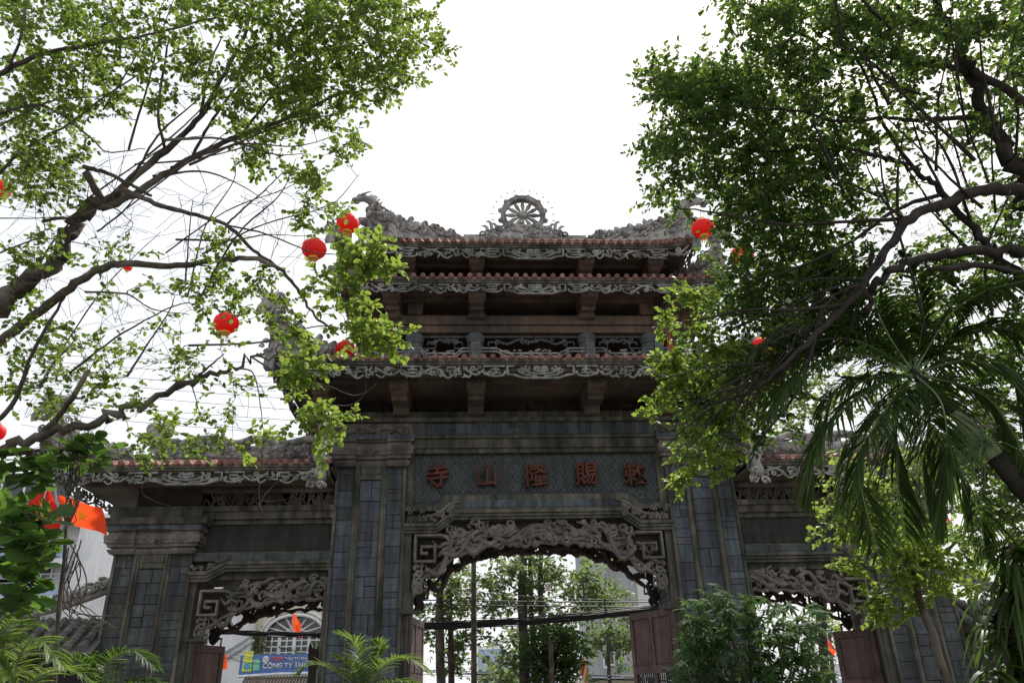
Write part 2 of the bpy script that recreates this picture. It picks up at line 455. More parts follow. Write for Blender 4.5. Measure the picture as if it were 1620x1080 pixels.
def ornament(kind, seed, L, H, th=.11):
    """dragon and cloud mass of a hip ridge: local s (0 at the corner .. L at the ridge), y thickness, z up"""
    rr = random.Random(seed)
    m = MB()
    prof = lambda s: H*(.52*max(0, 1-s/(L*.42))**1.0+.30*max(0, 1-s/L)**.9)+.10
    n = 12
    for i in range(n):
        s0, s1 = L*i/n, L*(i+1)/n
        m.add([(s0,-th,-.12),(s1,-th,-.12),(s1,th,-.12),(s0,th,-.12),(s0,-th*.5,prof(s0)*.75),(s1,-th*.5,prof(s1)*.75),(s1,th*.5,prof(s1)*.75),(s0,th*.5,prof(s0)*.75)],
              [(0,3,2,1),(4,5,6,7),(0,1,5,4),(1,2,6,5),(2,3,7,6),(3,0,4,7)])
    # cloud bands: flat ribbons that flow along the ridge and curl at the end
    for i in range(int(30*L/2)):
        s = L*(rr.random()**1.15)*.92; z = prof(s)*rr.uniform(-.05, .85); sy = rr.choice((-1,1))
        l = rr.uniform(.14,.34); dz = rr.uniform(.02,.12)
        c0 = [(s+l, z-dz*.5), (s+l*.5, z+dz*.3), (s, z+dz)]
        c1 = [(s+q[0]*.06-.05, z+dz+q[1]*.06) for q in spiral(0,0,1,1.1,0,1,7,.25)]
        P = crv([(x_, sy*(th*.95-.02), z_) for x_, z_ in c0+c1], 2)
        m.tube(P, [.010+.030*math.sin(3.1*k/len(P)+.02) for k in range(len(P))], n=5, flat=1.5, up=(0,1,0))
    for i in range(int(60*L/2)):
        s = L*(rr.random()**1.25); z = prof(s)*rr.uniform(.0, 1.0)
        r = rr.uniform(.02, .05)
        m.blob((s, rr.choice((-1,1))*th*rr.uniform(.3,1.0), z), (r*rr.uniform(1,2.2), r*.8, r), n=6, m=4, jit=.35)
    for i in range(int(26*L/2)):
        s = L*(rr.random()**1.1)*.97; z = prof(s)*rr.uniform(.75, 1.05)
        flamecurl(m, s, z, rr.uniform(.05,.10), rr.choice((-1,1)), y=rr.uniform(-.6,.6)*th, th=rr.uniform(.016,.026))
    # scaled dragon body winding along
    P = crv([(L*(.01+.85*i/18), th*.9*math.sin(i*1.15), prof(L*(.01+.85*i/18))*.70+.07*math.sin(i*1.9+1)) for i in range(19)], 4)
    m.tube(P, [(.085-.05*i/len(P))*(1+.16*(i % 2)) for i in range(len(P))], n=7)
    for i in range(3, len(P)-3, 2):
        p = P[i]; m.add([(p[0]-.035,p[1]-.012,p[2]+.04),(p[0]+.035,p[1]-.012,p[2]+.04),(p[0]+.035,p[1]+.012,p[2]+.04),(p[0]-.035,p[1]+.012,p[2]+.04),(p[0]+.03,p[1],p[2]+.14)], [(0,1,4),(1,2,4),(2,3,4),(3,0,4),(0,3,2,1)])
    # taller cloud heads breaking the outline
    for k, f in enumerate((.42,.56,.70,.84)):
        s = L*f; z = prof(s); hh = (.26,.20,.17,.10)[k]
        m.tube(crv([(s+.05,0,z-.05),(s-.02,0,z+hh*.5),(s+.03,0,z+hh)],3), [.07,.07,.065,.06,.05,.035,.012], n=6, flat=1.3, up=(0,1,0))
        flamecurl(m, s+.02, z+hh*.6, .08, 1 if k % 2 else -1, y=-.03, th=.03)
        m.box(s+.08, s+.24, -.05, .05, z-.06, z+hh*.45, (s+.10, s+.22, -.04, .04))
    # neck and head rising over the corner
    if kind == 'dragon':
        zt = prof(0)
        P = crv([(.32,0,zt*.55),(.18,0,zt*.85),(.05,0,zt*1.0),(-.04,0,zt*1.02),(-.12,0,zt*1.04)], 4)
        m.tube(P, [.12-.003*i for i in range(len(P))], n=8)
        for i, p in enumerate(P[::2]):
            m.tube([(p[0]+.10,0,p[2]+.02),(p[0]+.20,0,p[2]+.12)], [.05,.008], n=5)
        hx, hz = -.18, zt*1.04
        m.blob((hx, 0, hz), (.15,.09,.10), n=8, m=6, jit=.08)
        m.blob((hx-.15, 0, hz-.06), (.10,.07,.055), n=8, m=5, jit=.05)      # muzzle
        m.blob((hx-.12, 0, hz-.14), (.08,.05,.03), n=8, m=5)                # jaw
        for sg in (-1,1):
            m.blob((hx-.03, sg*.075, hz+.05), .035, n=6, m=4)
            m.tube(crv([(hx+.02, sg*.05, hz+.07),(hx+.09, sg*.08, hz+.11),(hx+.19, sg*.09, hz+.13)],3), [.03,.028,.025,.02,.018,.012,.006], n=5)
    else:           # upturned leaf scroll
        zt = prof(0)
        for k, (dx, dz, r) in enumerate([(-.10,.0,.20),(.04,.12,.15),(-.22,-.15,.16),(.16,.03,.12)]):
            P = spiral(dx, zt*.95+dz, r, 1.1, -2.4, -1, 12, .2)
            m.tube([(p[0], 0, p[1]) for p in P], [.075*(1-.5*i/13) for i in range(13)], n=6, flat=1.4, up=(0,1,0))
        for k in range(4):
            a = 1.3+.4*k
            m.tube(crv([(-.02,0,zt*.9),(-.10+.4*math.cos(a)*.5,0,zt*.9+.2),(-.12+.45*math.cos(a),0,zt*.9+.36*math.sin(a)+.05)],3), [.07,.065,.06,.05,.035,.02,.008], n=5)
    # swelling snout of cloud under the corner
    for i in range(9):
        z_ = rr.uniform(-.1, zt*.6); m.blob((rr.uniform(-.10,.1), rr.uniform(-.08,.08), z_), (rr.uniform(.07,.13),.06,.045), n=7, m=5, jit=.25); flamecurl(m, rr.uniform(-.16,-.02), z_, .06, -1, y=rr.choice((-.09,.09)), th=.022)
    return m
def place_line(m, A, B):
    """map local (s along, y across, z up) onto the line from A to B; s=0 at A"""
    A = Vector(A); B = Vector(B)
    d = B-A; L = d.length; e = d.normalized()
    c = Vector((0,0,1)).cross(e).normalized()
    return m.xf(lambda x, y, z: A + e*x + c*y + Vector((0,0,1))*z)

# ------------------------------------------------------------------ the gate
gate = thing('temple_gate', 'grey stone three arch temple gate with tiered red tile roofs and carved eaves', 'temple gate')
YC = 0.6          # middle of its depth

def slate(m, x0, x1, z0, z1, y, rr, th=.012, course=.26, depth_axis='y', sgn=-1):
    """irregular stone cladding: courses of unequal slabs, each its own island"""
    z = z0
    gp = .013
    while z < z1-.02:
        hh = min(course*rr.uniform(.8,1.25), z1-z)
        if z1-(z+hh) < .09: hh = z1-z
        x = x0
        wd = x1-x0
        cuts = [x0]
        while True:
            nx = cuts[-1]+rr.uniform(.2,.46)
            if nx > x1-.10: break
            cuts.append(nx)
        cuts.append(x1)
        for a, b in zip(cuts[:-1], cuts[1:]):
            parts = [(a,b,z,z+hh)]
            if rr.random() < .38 and hh > .2:
                s = z+hh*rr.uniform(.4,.65)
                parts = [(a,b,z,s),(a,b,s,z+hh)]
                if rr.random() < .5 and b-a > .26:
                    c = a+(b-a)*rr.uniform(.4,.6)
                    parts = [(a,c,z,z+hh),(c,b,z,s),(c,b,s,z+hh)]
            for p in parts:
                t = th*rr.uniform(.7,1.3)
                if depth_axis == 'y': m.box(p[0]+gp/2,p[1]-gp/2, min(y,y+sgn*t),max(y,y+sgn*t), p[2]+gp/2,p[3]-gp/2)
                else: m.box(min(y,y+sgn*t),max(y,y+sgn*t), p[0]+gp/2,p[1]-gp/2, p[2]+gp/2,p[3]-gp/2)
        z += hh

def pillar(x0, x1, ztop, capz, seed, mt='blue'):
    """square pillar with a sunk slate panel between two slate strips, and its capital"""
    rr = random.Random(seed)
    w_ = x1-x0
    m = MB()
    m.box(x0, x1, 0.0, 1.2, 0, ztop)
    o = m.build('pillar', M['mortar'], gate)
    st = MB()
    s = w_*.25
    slate(st, x0+.03, x0+s, 0, ztop, 0.0, rr, course=.27)
    slate(st, x1-s, x1-.03, 0, ztop, 0.0, rr, course=.27)
    slate(st, x0+w_*.345, x1-w_*.345, 0.2, ztop-.26, 0.03, rr, th=.045, course=.33)
    for xs, sg in ((x0,-1),(x1,1)):
        slate(st, 0.0, 1.2, 0, ztop, xs, rr, course=.33, depth_axis='x', sgn=sg)
    st.build('slate_panel', M[mt], o)
    tr = MB()
    # upright mouldings round the middle panel
    for a, b, sg in ((x0+s, x0+w_*.345, 1), (x1-w_*.345, x1-s, -1)):
        c = (a+b)/2
        tr.prism([(a,-.03),(a+(b-a)*.2,-.075),(c,-.075),(c,-.045),(b-(b-a)*.2,-.045),(b,-.0),(b,.0),(a,.0)], 0, ztop, axis='z')
    tr.box(x0+w_*.345, x1-w_*.345, -.05, 0.0, ztop-.14, ztop)
    tr.box(x0+w_*.345, x1-w_*.345, -.03, 0.0, ztop-.24, ztop-.142)
    for xs in (x0, x1):
        tr.cbox(xs, -.005, ztop/2, .055, .06, ztop, .01)
    tr.build('moulding', M['trim'], o)
    # capital: neck ring, bulging lotus band broken into three faces, top slab
    cp = MB()
    def ring(z0, z1, e0, e1):
        seg = [(x0-.0, x0+w_*.27, .06), (x0+w_*.27, x1-w_*.27, 0.0), (x1-w_*.27, x1, .06)]
        for i, (a, b, pr) in enumerate(seg):
            ea0, ea1 = (e0 if i == 0 else 0), (e1 if i == 0 else 0)
            eb0, eb1 = (e0 if i == 2 else 0), (e1 if i == 2 else 0)
            cp.add([(a-ea0,-pr-e0,z0),(b+eb0,-pr-e0,z0),(b+eb0,1.2+e0,z0),(a-ea0,1.2+e0,z0),(a-ea1,-pr-e1,z1),(b+eb1,-pr-e1,z1),(b+eb1,1.2+e1,z1),(a-ea1,1.2+e1,z1)],
                   [(0,3,2,1),(4,5,6,7),(0,1,5,4),(1,2,6,5),(2,3,7,6),(3,0,4,7)])
    H = capz-ztop
    pr_ = [(0,.03,.07),(.1,.11,.11),(.16,.11,.05),(.24,.07,.12),(.36,.13,.17),(.5,.17,.18),(.64,.18,.13),(.76,.13,.10),(.80,.17,.18),(.90,.18,.18)]
    zz = ztop
    prev = None
    for i in range(len(pr_)-1):
        ring(ztop+H*pr_[i][0], ztop+H*pr_[i+1][0], pr_[i][2], pr_[i+1][1])
    ring(ztop+H*.90, capz-.09, .18, .19)
    cap = cp.build('capital', M['archcarve'], o)
    for cx_ in (x0+w_*.13, (x0+x1)/2, x1-w_*.13):
        lo = MB()
        for k in range(7):
            a = (k-3)*.42
            lo.tube(crv([(cx_+.02*math.sin(a),-.20,ztop+H*.36),(cx_+.10*math.sin(a),-.245,ztop+H*.5),(cx_+.16*math.sin(a),-.225,ztop+H*.36+H*.3*math.cos(a))],3), .022, n=5)
        flamecurl(lo, cx_-.06, ztop+H*.53, .05, 1, y=-.25, th=.022)
        flamecurl(lo, cx_+.06, ztop+H*.53, .05, -1, y=-.25, th=.022)
        lo.build('lotus_relief', M['archcarve'], cap)
    sl = MB()
    for a, b in ((x0-.19, x0+w_*.27), (x0+w_*.27+.004, x1-w_*.27-.004), (x1-w_*.27, x1+.19)):
        sl.box(a, b-.006, -.25, 1.39, capz-.088, capz)
    sl.build('top_slab', M['blue'], cap)
    return o
pil = [pillar(-3.87,-2.58,5.83,6.42,1), pillar(2.58,3.87,5.83,6.42,2), pillar(-7.75,-6.40,4.24,4.74,3,'slate_shaded'), pillar(6.40,7.75,4.24,4.74,4,'slate_shaded')]
for p, l in zip(pil, ('slate clad pillar left of the main arch', 'slate clad pillar right of the main arch', 'outer slate pillar at the left end', 'outer slate pillar at the right end')):
    p['label'] = l

# ---- wall and beams over the main arch
m = MB()
m.box(-2.58, 2.58, .12, 1.08, 4.95, 6.15)
lint = m.build('name_wall', M['fretback'], gate)
# diagonal fret relief on the wall
def fret(x0, x1, z0, z1, y, u, bw, name='fret_relief', parent=lint, clipf=None, mat='fret'):
    """interlocking diagonal bars (swastika fret read as woven parallel lines)"""
    m = MB()
    c45 = math.sqrt(.5)
    ext = int((x1-x0+z1-z0)/u)+8
    cx, cz = (x0+x1)/2, (z0+z1)/2
    def bar(a0, b0, a1, b1):
        # bar in rotated coords (a,b)
        P0 = (cx+(a0-b0)*c45, cz+(a0+b0)*c45); P1 = (cx+(a1-b1)*c45, cz+(a1+b1)*c45)
        dx, dz = P1[0]-P0[0], P1[1]-P0[1]
        t0, t1 = 0.0, 1.0
        for p, d, lo_, hi in ((P0[0],dx,x0,x1),(P0[1],dz,z0,z1)):
            if abs(d) < 1e-9: continue
            ta, tb = (lo_-p)/d, (hi-p)/d
            if ta > tb: ta, tb = tb, ta
            t0, t1 = max(t0,ta), min(t1,tb)
        if t1-t0 < .02/max(1e-6,math.hypot(dx,dz)): return
        A = (P0[0]+dx*t0, P0[1]+dz*t0); B = (P0[0]+dx*t1, P0[1]+dz*t1)
        if clipf and (clipf(*A) or clipf(*B)): return
        l = math.hypot(B[0]-A[0], B[1]-A[1]); nx, nz_ = -(B[1]-A[1])/l*bw/2, (B[0]-A[0])/l*bw/2
        m.add([(A[0]-nx,y,A[1]-nz_),(B[0]-nx,y,B[1]-nz_),(B[0]+nx,y,B[1]+nz_),(A[0]+nx,y,A[1]+nz_),
               (A[0]-nx,y-.022,A[1]-nz_),(B[0]-nx,y-.022,B[1]-nz_),(B[0]+nx,y-.022,B[1]+nz_),(A[0]+nx,y-.022,A[1]+nz_)],
              [(7,6,5,4),(0,1,5,4),(1,2,6,5),(2,3,7,6),(3,0,4,7)])
    # blocks of three parallel bars, alternating direction (basket weave turned 45 degrees)
    K = int((x1-x0+z1-z0)/(3*u)/1.2)+3
    for i in range(-K, K+1):
        for j in range(-K, K+1):
            a, b = i*3*u, j*3*u
            if (i+j) % 2 == 0:
                for k in range(3):
                    bar(a-u*.9, b+(k-1)*u, a+3*u-.1*u-u, b+(k-1)*u) if k != 1 else bar(a-u*1.3, b, a+1.5*u, b)
            else:
                for k in range(3):
                    bar(a+(k-1)*u, b-u*.9, a+(k-1)*u, b+3*u-.1*u-u) if k != 1 else bar(a, b-u*1.3, a, b+1.5*u)
    return m.build(name, M[mat], parent)
hexclip = lambda x, z: z < 5.30 and abs(x) < 1.85+(5.30-z)*1.0
fret(-2.40, 2.40, 5.17, 6.10,   .12, .047, .024, clipf=hexclip)
t = MB()   # concrete frame of the wall panel
t.box(-2.58,-2.40,.06,.12,4.99,6.15); t.box(2.40,2.58,.06,.12,4.99,6.15)
t.prism([(-2.40,5.06),(-2.0,5.06),(-1.78,5.27),(1.78,5.27),(2.0,5.06),(2.40,5.06),(2.40,4.97),(-2.40,4.97)], -.02, .12)
t.box(-2.62,2.62,-.02,.118,6.11,6.20); t.box(-2.62,2.62,-.07,.118,6.20,6.38); t.box(-2.66,2.66,-.12,.118,6.385,6.44)
t.box(-4.0,4.0,-.06,1.26,6.44,6.72)
t.box(-4.05,4.05,-.16,1.36,6.72,6.80); t.box(-4.0,4.0,-.08,1.28,6.80,6.95)
t.build('beam', M['trim'], lint)
sb = MB()
slate(sb, -2.4, 2.4, 6.47, 6.70, -.06, random.Random(5), course=.23)
sb.build('slate_band', M['blue'], lint)
sb = MB()
slate(sb, -1.62, 1.62, 5.02, 5.17, -.02, random.Random(6), course=.15)
sb.build('slate_band', M['blue'], lint)
# relief panels at the beam ends: reclining cloud and beast
for sg in (-1, 1):
    r_ = MB(); q = random.Random(20)
    r_.box(min(sg*2.45,sg*3.95), max(sg*2.45,sg*3.95), -.085, -.058, 6.46, 6.70)
    P = crv([(sg*3.75,-.10,6.52),(sg*3.45,-.12,6.62),(sg*3.2,-.12,6.54),(sg*2.95,-.12,6.63),(sg*2.65,-.10,6.53)],5)
    r_.tube(P, [.05+.02*math.sin(i) for i in range(len(P))], n=6)
    for i in range(26):
        r_.blob((sg*q.uniform(2.5,3.9), -.10, q.uniform(6.50,6.66)), (q.uniform(.03,.08),.04,q.uniform(.02,.045)), n=6, m=4, jit=.2)
        if i % 2: flamecurl(r_, sg*q.uniform(2.5,3.9), q.uniform(6.52,6.64), .045, sg, y=-.12, th=.015)
    r_.build('cloud_relief', M['archcarve'], lint)
# five characters, reading from the right
for i, ch in enumerate('寺山隆賜敕'):
    cu = bpy.data.curves.new('character', 'FONT')
    cu.body = ch; cu.size = .60; cu.extrude = .045; cu.bevel_depth = .010; cu.offset = .004
    cu.align_x = 'CENTER'; cu.align_y = 'CENTER'
    ob = bpy.data.objects.new('tmp', cu); COL.objects.link(ob)
    bpy.context.view_layer.update()
    me = bpy.data.meshes.new_from_object(ob.evaluated_get(bpy.context.evaluated_depsgraph_get()))
    bpy.data.objects.remove(ob)
    me.materials.clear(); me.materials.append(M['char'])
    xs = [v.co.x for v in me.vertices]; ys = [v.co.y for v in me.vertices]
    cxm, cym = (min(xs)+max(xs))/2, (min(ys)+max(ys))/2
    for v in me.vertices:     # slight slant and swell of a brush hand
        x, y, z = v.co.x-cxm, v.co.y-cym, v.co.z
        v.co = (x*1.0, -z, y*1.0+.10*x)
    oc = bpy.data.objects.new('character', me); COL.objects.link(oc)
    oc.location = (-1.95+.975*i, .03, 5.665); oc.parent = lint
    oc['label'] = 'raised rust red character reading '+ch
    oc.scale = (.76, 1, .80)

# ---- moulding stepping over the arch, and its relief corners
def arch_frame(xc, hw, ztop, drop, step, sides=(1,1), zend=0.0):
    """stepped moulding over an opening: flat top, sloping shoulders, low ends"""
    m = MB()
    for k, (off, y0, th) in enumerate([(0, -.10, .06), (-.065, -.06, .05), (-.12, -.02, .05)]):
        zt = ztop+off
        pts = []
        if sides[0]: pts += [(xc-hw, zt-drop), (xc-step-.32, zt-drop), (xc-step, zt)]
        else: pts += [(xc-hw, zt)]
        if sides[1]: pts += [(xc+step, zt), (xc+step+.32, zt-drop), (xc+hw, zt-drop)]
        else: pts += [(xc+hw, zt)]
        for a, b in zip(pts[:-1], pts[1:]):
            m.prism([(a[0],a[1]-th),(b[0],b[1]-th),(b[0],b[1]),(a[0],a[1])], y0, .12)
    return m
fr = arch_frame(0, 2.58, 4.97, .24, 1.62).build('arch_moulding', M['trim'], gate)
m = MB()
m.prism([(-2.58,4.97),(2.58,4.97),(2.58,4.60),(1.95,4.60),(1.6,4.82),(-1.6,4.82),(-1.95,4.60),(-2.58,4.60)], .13, 1.07)
m.box(-2.58,-2.42,.05,1.15,0,4.60); m.box(2.42,2.58,.05,1.15,0,4.60)
ds = m.build('door_surround', M['trim'], gate)
for sg in (-1,1):
    sl_ = MB(); slate(sl_, .12, 1.08, 0, 4.3, sg*2.42, random.Random(70+sg), course=.22, depth_axis='x', sgn=-sg); sl_.build('slate_reveal', M['blue'], ds)
    ip = MB(); ip.box(min(sg*2.36,sg*2.41), max(sg*2.36,sg*2.41), -.02, .05, 0, 3.12); ip.box(min(sg*2.22,sg*2.56), max(sg*2.22,sg*2.56), -.06, .09, 3.121, 3.18); ip.build('gate_post', M['iron'], ds)
for sg in (-1,1):
    r_ = MB(); q = random.Random(9)
    for i in range(48):
        u_ = q.random(); x = 1.62+u_*.92
        zb = 4.99 if x < 1.62 else (4.99-(x-1.62)*.75 if x < 1.94 else 4.75)
        r_.blob((sg*x, -.05, zb+q.uniform(.02,.12)), (q.uniform(.03,.07),.05,q.uniform(.02,.045)), n=6, m=4, jit=.2)
    P = crv([(sg*1.5,-.06,5.14),(sg*1.7,-.08,5.08),(sg*1.85,-.08,4.96),(sg*2.1,-.07,4.85),(sg*2.5,-.05,4.83)],5)
    r_.tube(P, [.015+.02*math.sin(3.14*i/(len(P)-1)) for i in range(len(P))], n=6)
    for i in range(14): flamecurl(r_, sg*q.uniform(1.6,2.5), q.uniform(4.82,4.9)+max(0,1.95-q.uniform(1.6,2.5))*.4, .045, q.choice((-1,1)), y=-.09, th=.018)
    r_.build('corner_relief', M['archcarve'], fr)

# ---- carved openwork hanging in the arches
def lambrequin(xc, hw, ztop, zmid, zlow, y, seed, full=True, side=None, back=False, small=1.0):
    """carved curtain: meander blocks at the ends, vines, leaves and a scalloped lower edge"""
    rr = random.Random(seed)
    m = MB()
    def lower(x):
        a = min(1, abs(x)/hw)
        return zmid-(zmid-zlow)*(a**3.2)-.10*max(0,(a-.55))
    def upper(x):
        a = abs(x)/hw
        return ztop if a < .68 else ztop-.22*small*min(1,(a-.68)/.14)
    sgs = (-1,1) if side is None else (side,)
    k_ = small
    def T(pts, r, dy=0, fl=1.4, sg=1):
        m.tube([(xc+sg*p[0], y+dy, p[1]) for p in pts], r, n=6, flat=fl, up=(0,1,0))
    for sg in sgs:
        X, Z = hw-.06, upper(hw)-.06
        if not back:
            # big key meander in the upper corner
            a = .50*k_
            T([(X-a*1.0,Z),(X-.02,Z),(X-.02,Z-a*.95),(X-a*.78,Z-a*.95),(X-a*.78,Z-a*.42),(X-a*.28,Z-a*.42),(X-a*.28,Z-a*.66),(X-a*.52,Z-a*.66)], .045*k_, -.07, 1.8, sg)
            T(crv([(X-a*1.0,Z),(X-a*1.25,Z-.04),(X-a*1.3,Z-a*.4),(X-a*1.05,Z-a*.55)],4), .045*k_, -.04, 1.5, sg)
            T([(X-a*2.0,Z-.10),(X-a*1.35,Z-.10),(X-a*1.35,Z-a*.75),(X-a*1.75,Z-a*.75),(X-a*1.75,Z-a*.42),(X-a*1.5,Z-a*.42)], .036*k_, -.03, 1.5, sg)
            # chain of scrolls down the jamb
            z = Z-a*1.05
            i = 0
            while z > zlow+.02:
                r = .085*k_*(1-.25*i/6)
                T(spiral(X-.09, z, r, 1.25, 1.5 if i % 2 else -1.5, 1 if i % 2 else -1, 12, .25), [.034*k_]*13, -.02, 1.6, sg)
                m.blob((xc+sg*(X-.02), y-.02, z-.05), (.05*k_,.07,.06*k_), n=6, m=4, jit=.15)
                if i % 2 == 0 and z-.1 > zlow: T([(X-.03,z-.02),(X-.03-a*.40,z-.02),(X-.03-a*.40,z-.16),(X-a*.15,z-.16)], .026*k_, .0, 1.5, sg)
                z -= .15*k_; i += 1
            T(crv([(X-.02, zlow+.25),(X+.01, zlow+.1),(X-.05, zlow),(X-.10,zlow+.05)],4), .04*k_, 0, 1.5, sg)
        # thick flowing stems
        nst = 7
        for i in range(nst):
            x0 = X*(1-.95*(i+.2)/nst)-.15; x1 = x0-X*.36
            if x0 < .1: continue
            x1 = max(0.02, x1)
            zl0, zl1 = lower(x0)+.06, lower(x1)+.06
            zt0, zt1 = upper(x0)-.05, upper(x1)-.05
            a0, a1 = rr.uniform(.15,.5), rr.uniform(.4,.95)
            T(crv([(x0, zl0+(zt0-zl0)*a0), ((2*x0+x1)/3, zl0+(zt0-zl0)*rr.uniform(.0,.25)), ((x0+2*x1)/3, zl1+(zt1-zl1)*rr.uniform(.4,.8)), (x1, zl1+(zt1-zl1)*a1)],5),
              [rr.uniform(.055,.075)*k_*(1-.35*j/15) for j in range(16)], rr.uniform(-.05,.02), 1.3, sg)
        # lower rope edge with scallops
        P = []
        n = 26
        for i in range(n+1):
            x = X*i/n
            P.append((x, lower(x)+.03+.025*math.sin(i*1.9)*k_))
        T(P, [(.040+.014*math.sin(i*2.3))*k_ for i in range(n+1)], .0, 1.6, sg)
        # spirals, buds, leaves
        for i in range(int(22*k_)):
            x = rr.uniform(.05, X-(.62*k_ if not back else .1)); zl, zt = lower(x)+.02, upper(x)-.05
            z = zl+(zt-zl)*rr.random()
            T(spiral(x, z, rr.uniform(.06,.12)*k_, rr.uniform(.9,1.4), rr.uniform(0,6), rr.choice((-1,1)), 10, .25), [rr.uniform(.026,.04)*k_]*11, rr.uniform(-.08,.02), 1.5, sg)
        for i in range(int(20*k_)):
            x = rr.uniform(.05, X-(.62*k_ if not back else .1)); zl, zt = lower(x), upper(x)-.05
            z = zl+(zt-zl)*rr.uniform(-.03,1)
            r = rr.uniform(.03,.07)*k_
            m.blob((xc+sg*x, y+rr.uniform(-.09,0), z), (r*rr.uniform(1,1.9),r,r), n=7, m=5, jit=.12)
        for i in range(int(16*k_)):     # pointed leaves and wave crests
            x = rr.uniform(.08, X-.2); zl, zt = lower(x)+.1, upper(x)-.05
            z = zl+(zt-zl)*rr.uniform(.2,1); a = rr.uniform(-.6,.6); s = rr.uniform(.10,.2)*k_
            T(crv([(x-s,z-s*math.sin(a)),(x-s*.3,z+.04),(x+s*.4,z-.03),(x+s,z+s*math.sin(a)+.04)],3), [.008,.022,.034,.04,.042,.04,.032,.022,.012,.006][:10], -.07, 1.2, sg)
    if side is None and not back:
        m.blob((xc, y-.07, ztop-.13*k_), (.17*k_,.07,.055*k_), n=12, m=6)
        m.blob((xc, y-.06, ztop-.22*k_), (.20*k_,.06,.035*k_), n=12, m=5)
        T(crv([(-.55,lower(0)+.13),(-.3,lower(0)+.10),(0,lower(0)+.17),(.3,lower(0)+.10),(.55,lower(0)+.13)],4), .05, -.04, 1.3)
    return m
lamb = lambrequin(0, 2.42, 4.80, 4.34, 3.50, .12, 31).build('arch_carving', M['archcarve'], gate)
lamb['label'] = 'carved openwork over the main arch, front screen'
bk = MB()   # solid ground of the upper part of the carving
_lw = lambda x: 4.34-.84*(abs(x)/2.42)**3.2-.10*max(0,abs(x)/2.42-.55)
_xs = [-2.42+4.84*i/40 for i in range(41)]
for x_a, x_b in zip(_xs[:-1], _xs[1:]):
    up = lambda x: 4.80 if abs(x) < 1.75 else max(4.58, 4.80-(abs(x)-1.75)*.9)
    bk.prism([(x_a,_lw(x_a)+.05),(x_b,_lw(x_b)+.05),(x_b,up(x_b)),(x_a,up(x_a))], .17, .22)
bk.build('dark_backing', M['dark'], lamb)
l2 = lambrequin(0, 2.42, 4.78, 4.30, 3.35, 1.0, 57, back=False)
for i in range(60):
    x = rnd.uniform(-2.2, 2.2); a = abs(x)/2.42
    l2.blob((x, 1.0+rnd.uniform(-.05,.1), 4.62-.9*a**3*1.0-rnd.uniform(0,.18)), (rnd.uniform(.05,.13),.08,rnd.uniform(.04,.09)), n=7, m=5, jit=.2)
l2.build('arch_carving', M['rearcarve_shaded'], gate, smooth=True)['label'] = 'carved openwork over the main arch, rear screen in shade'

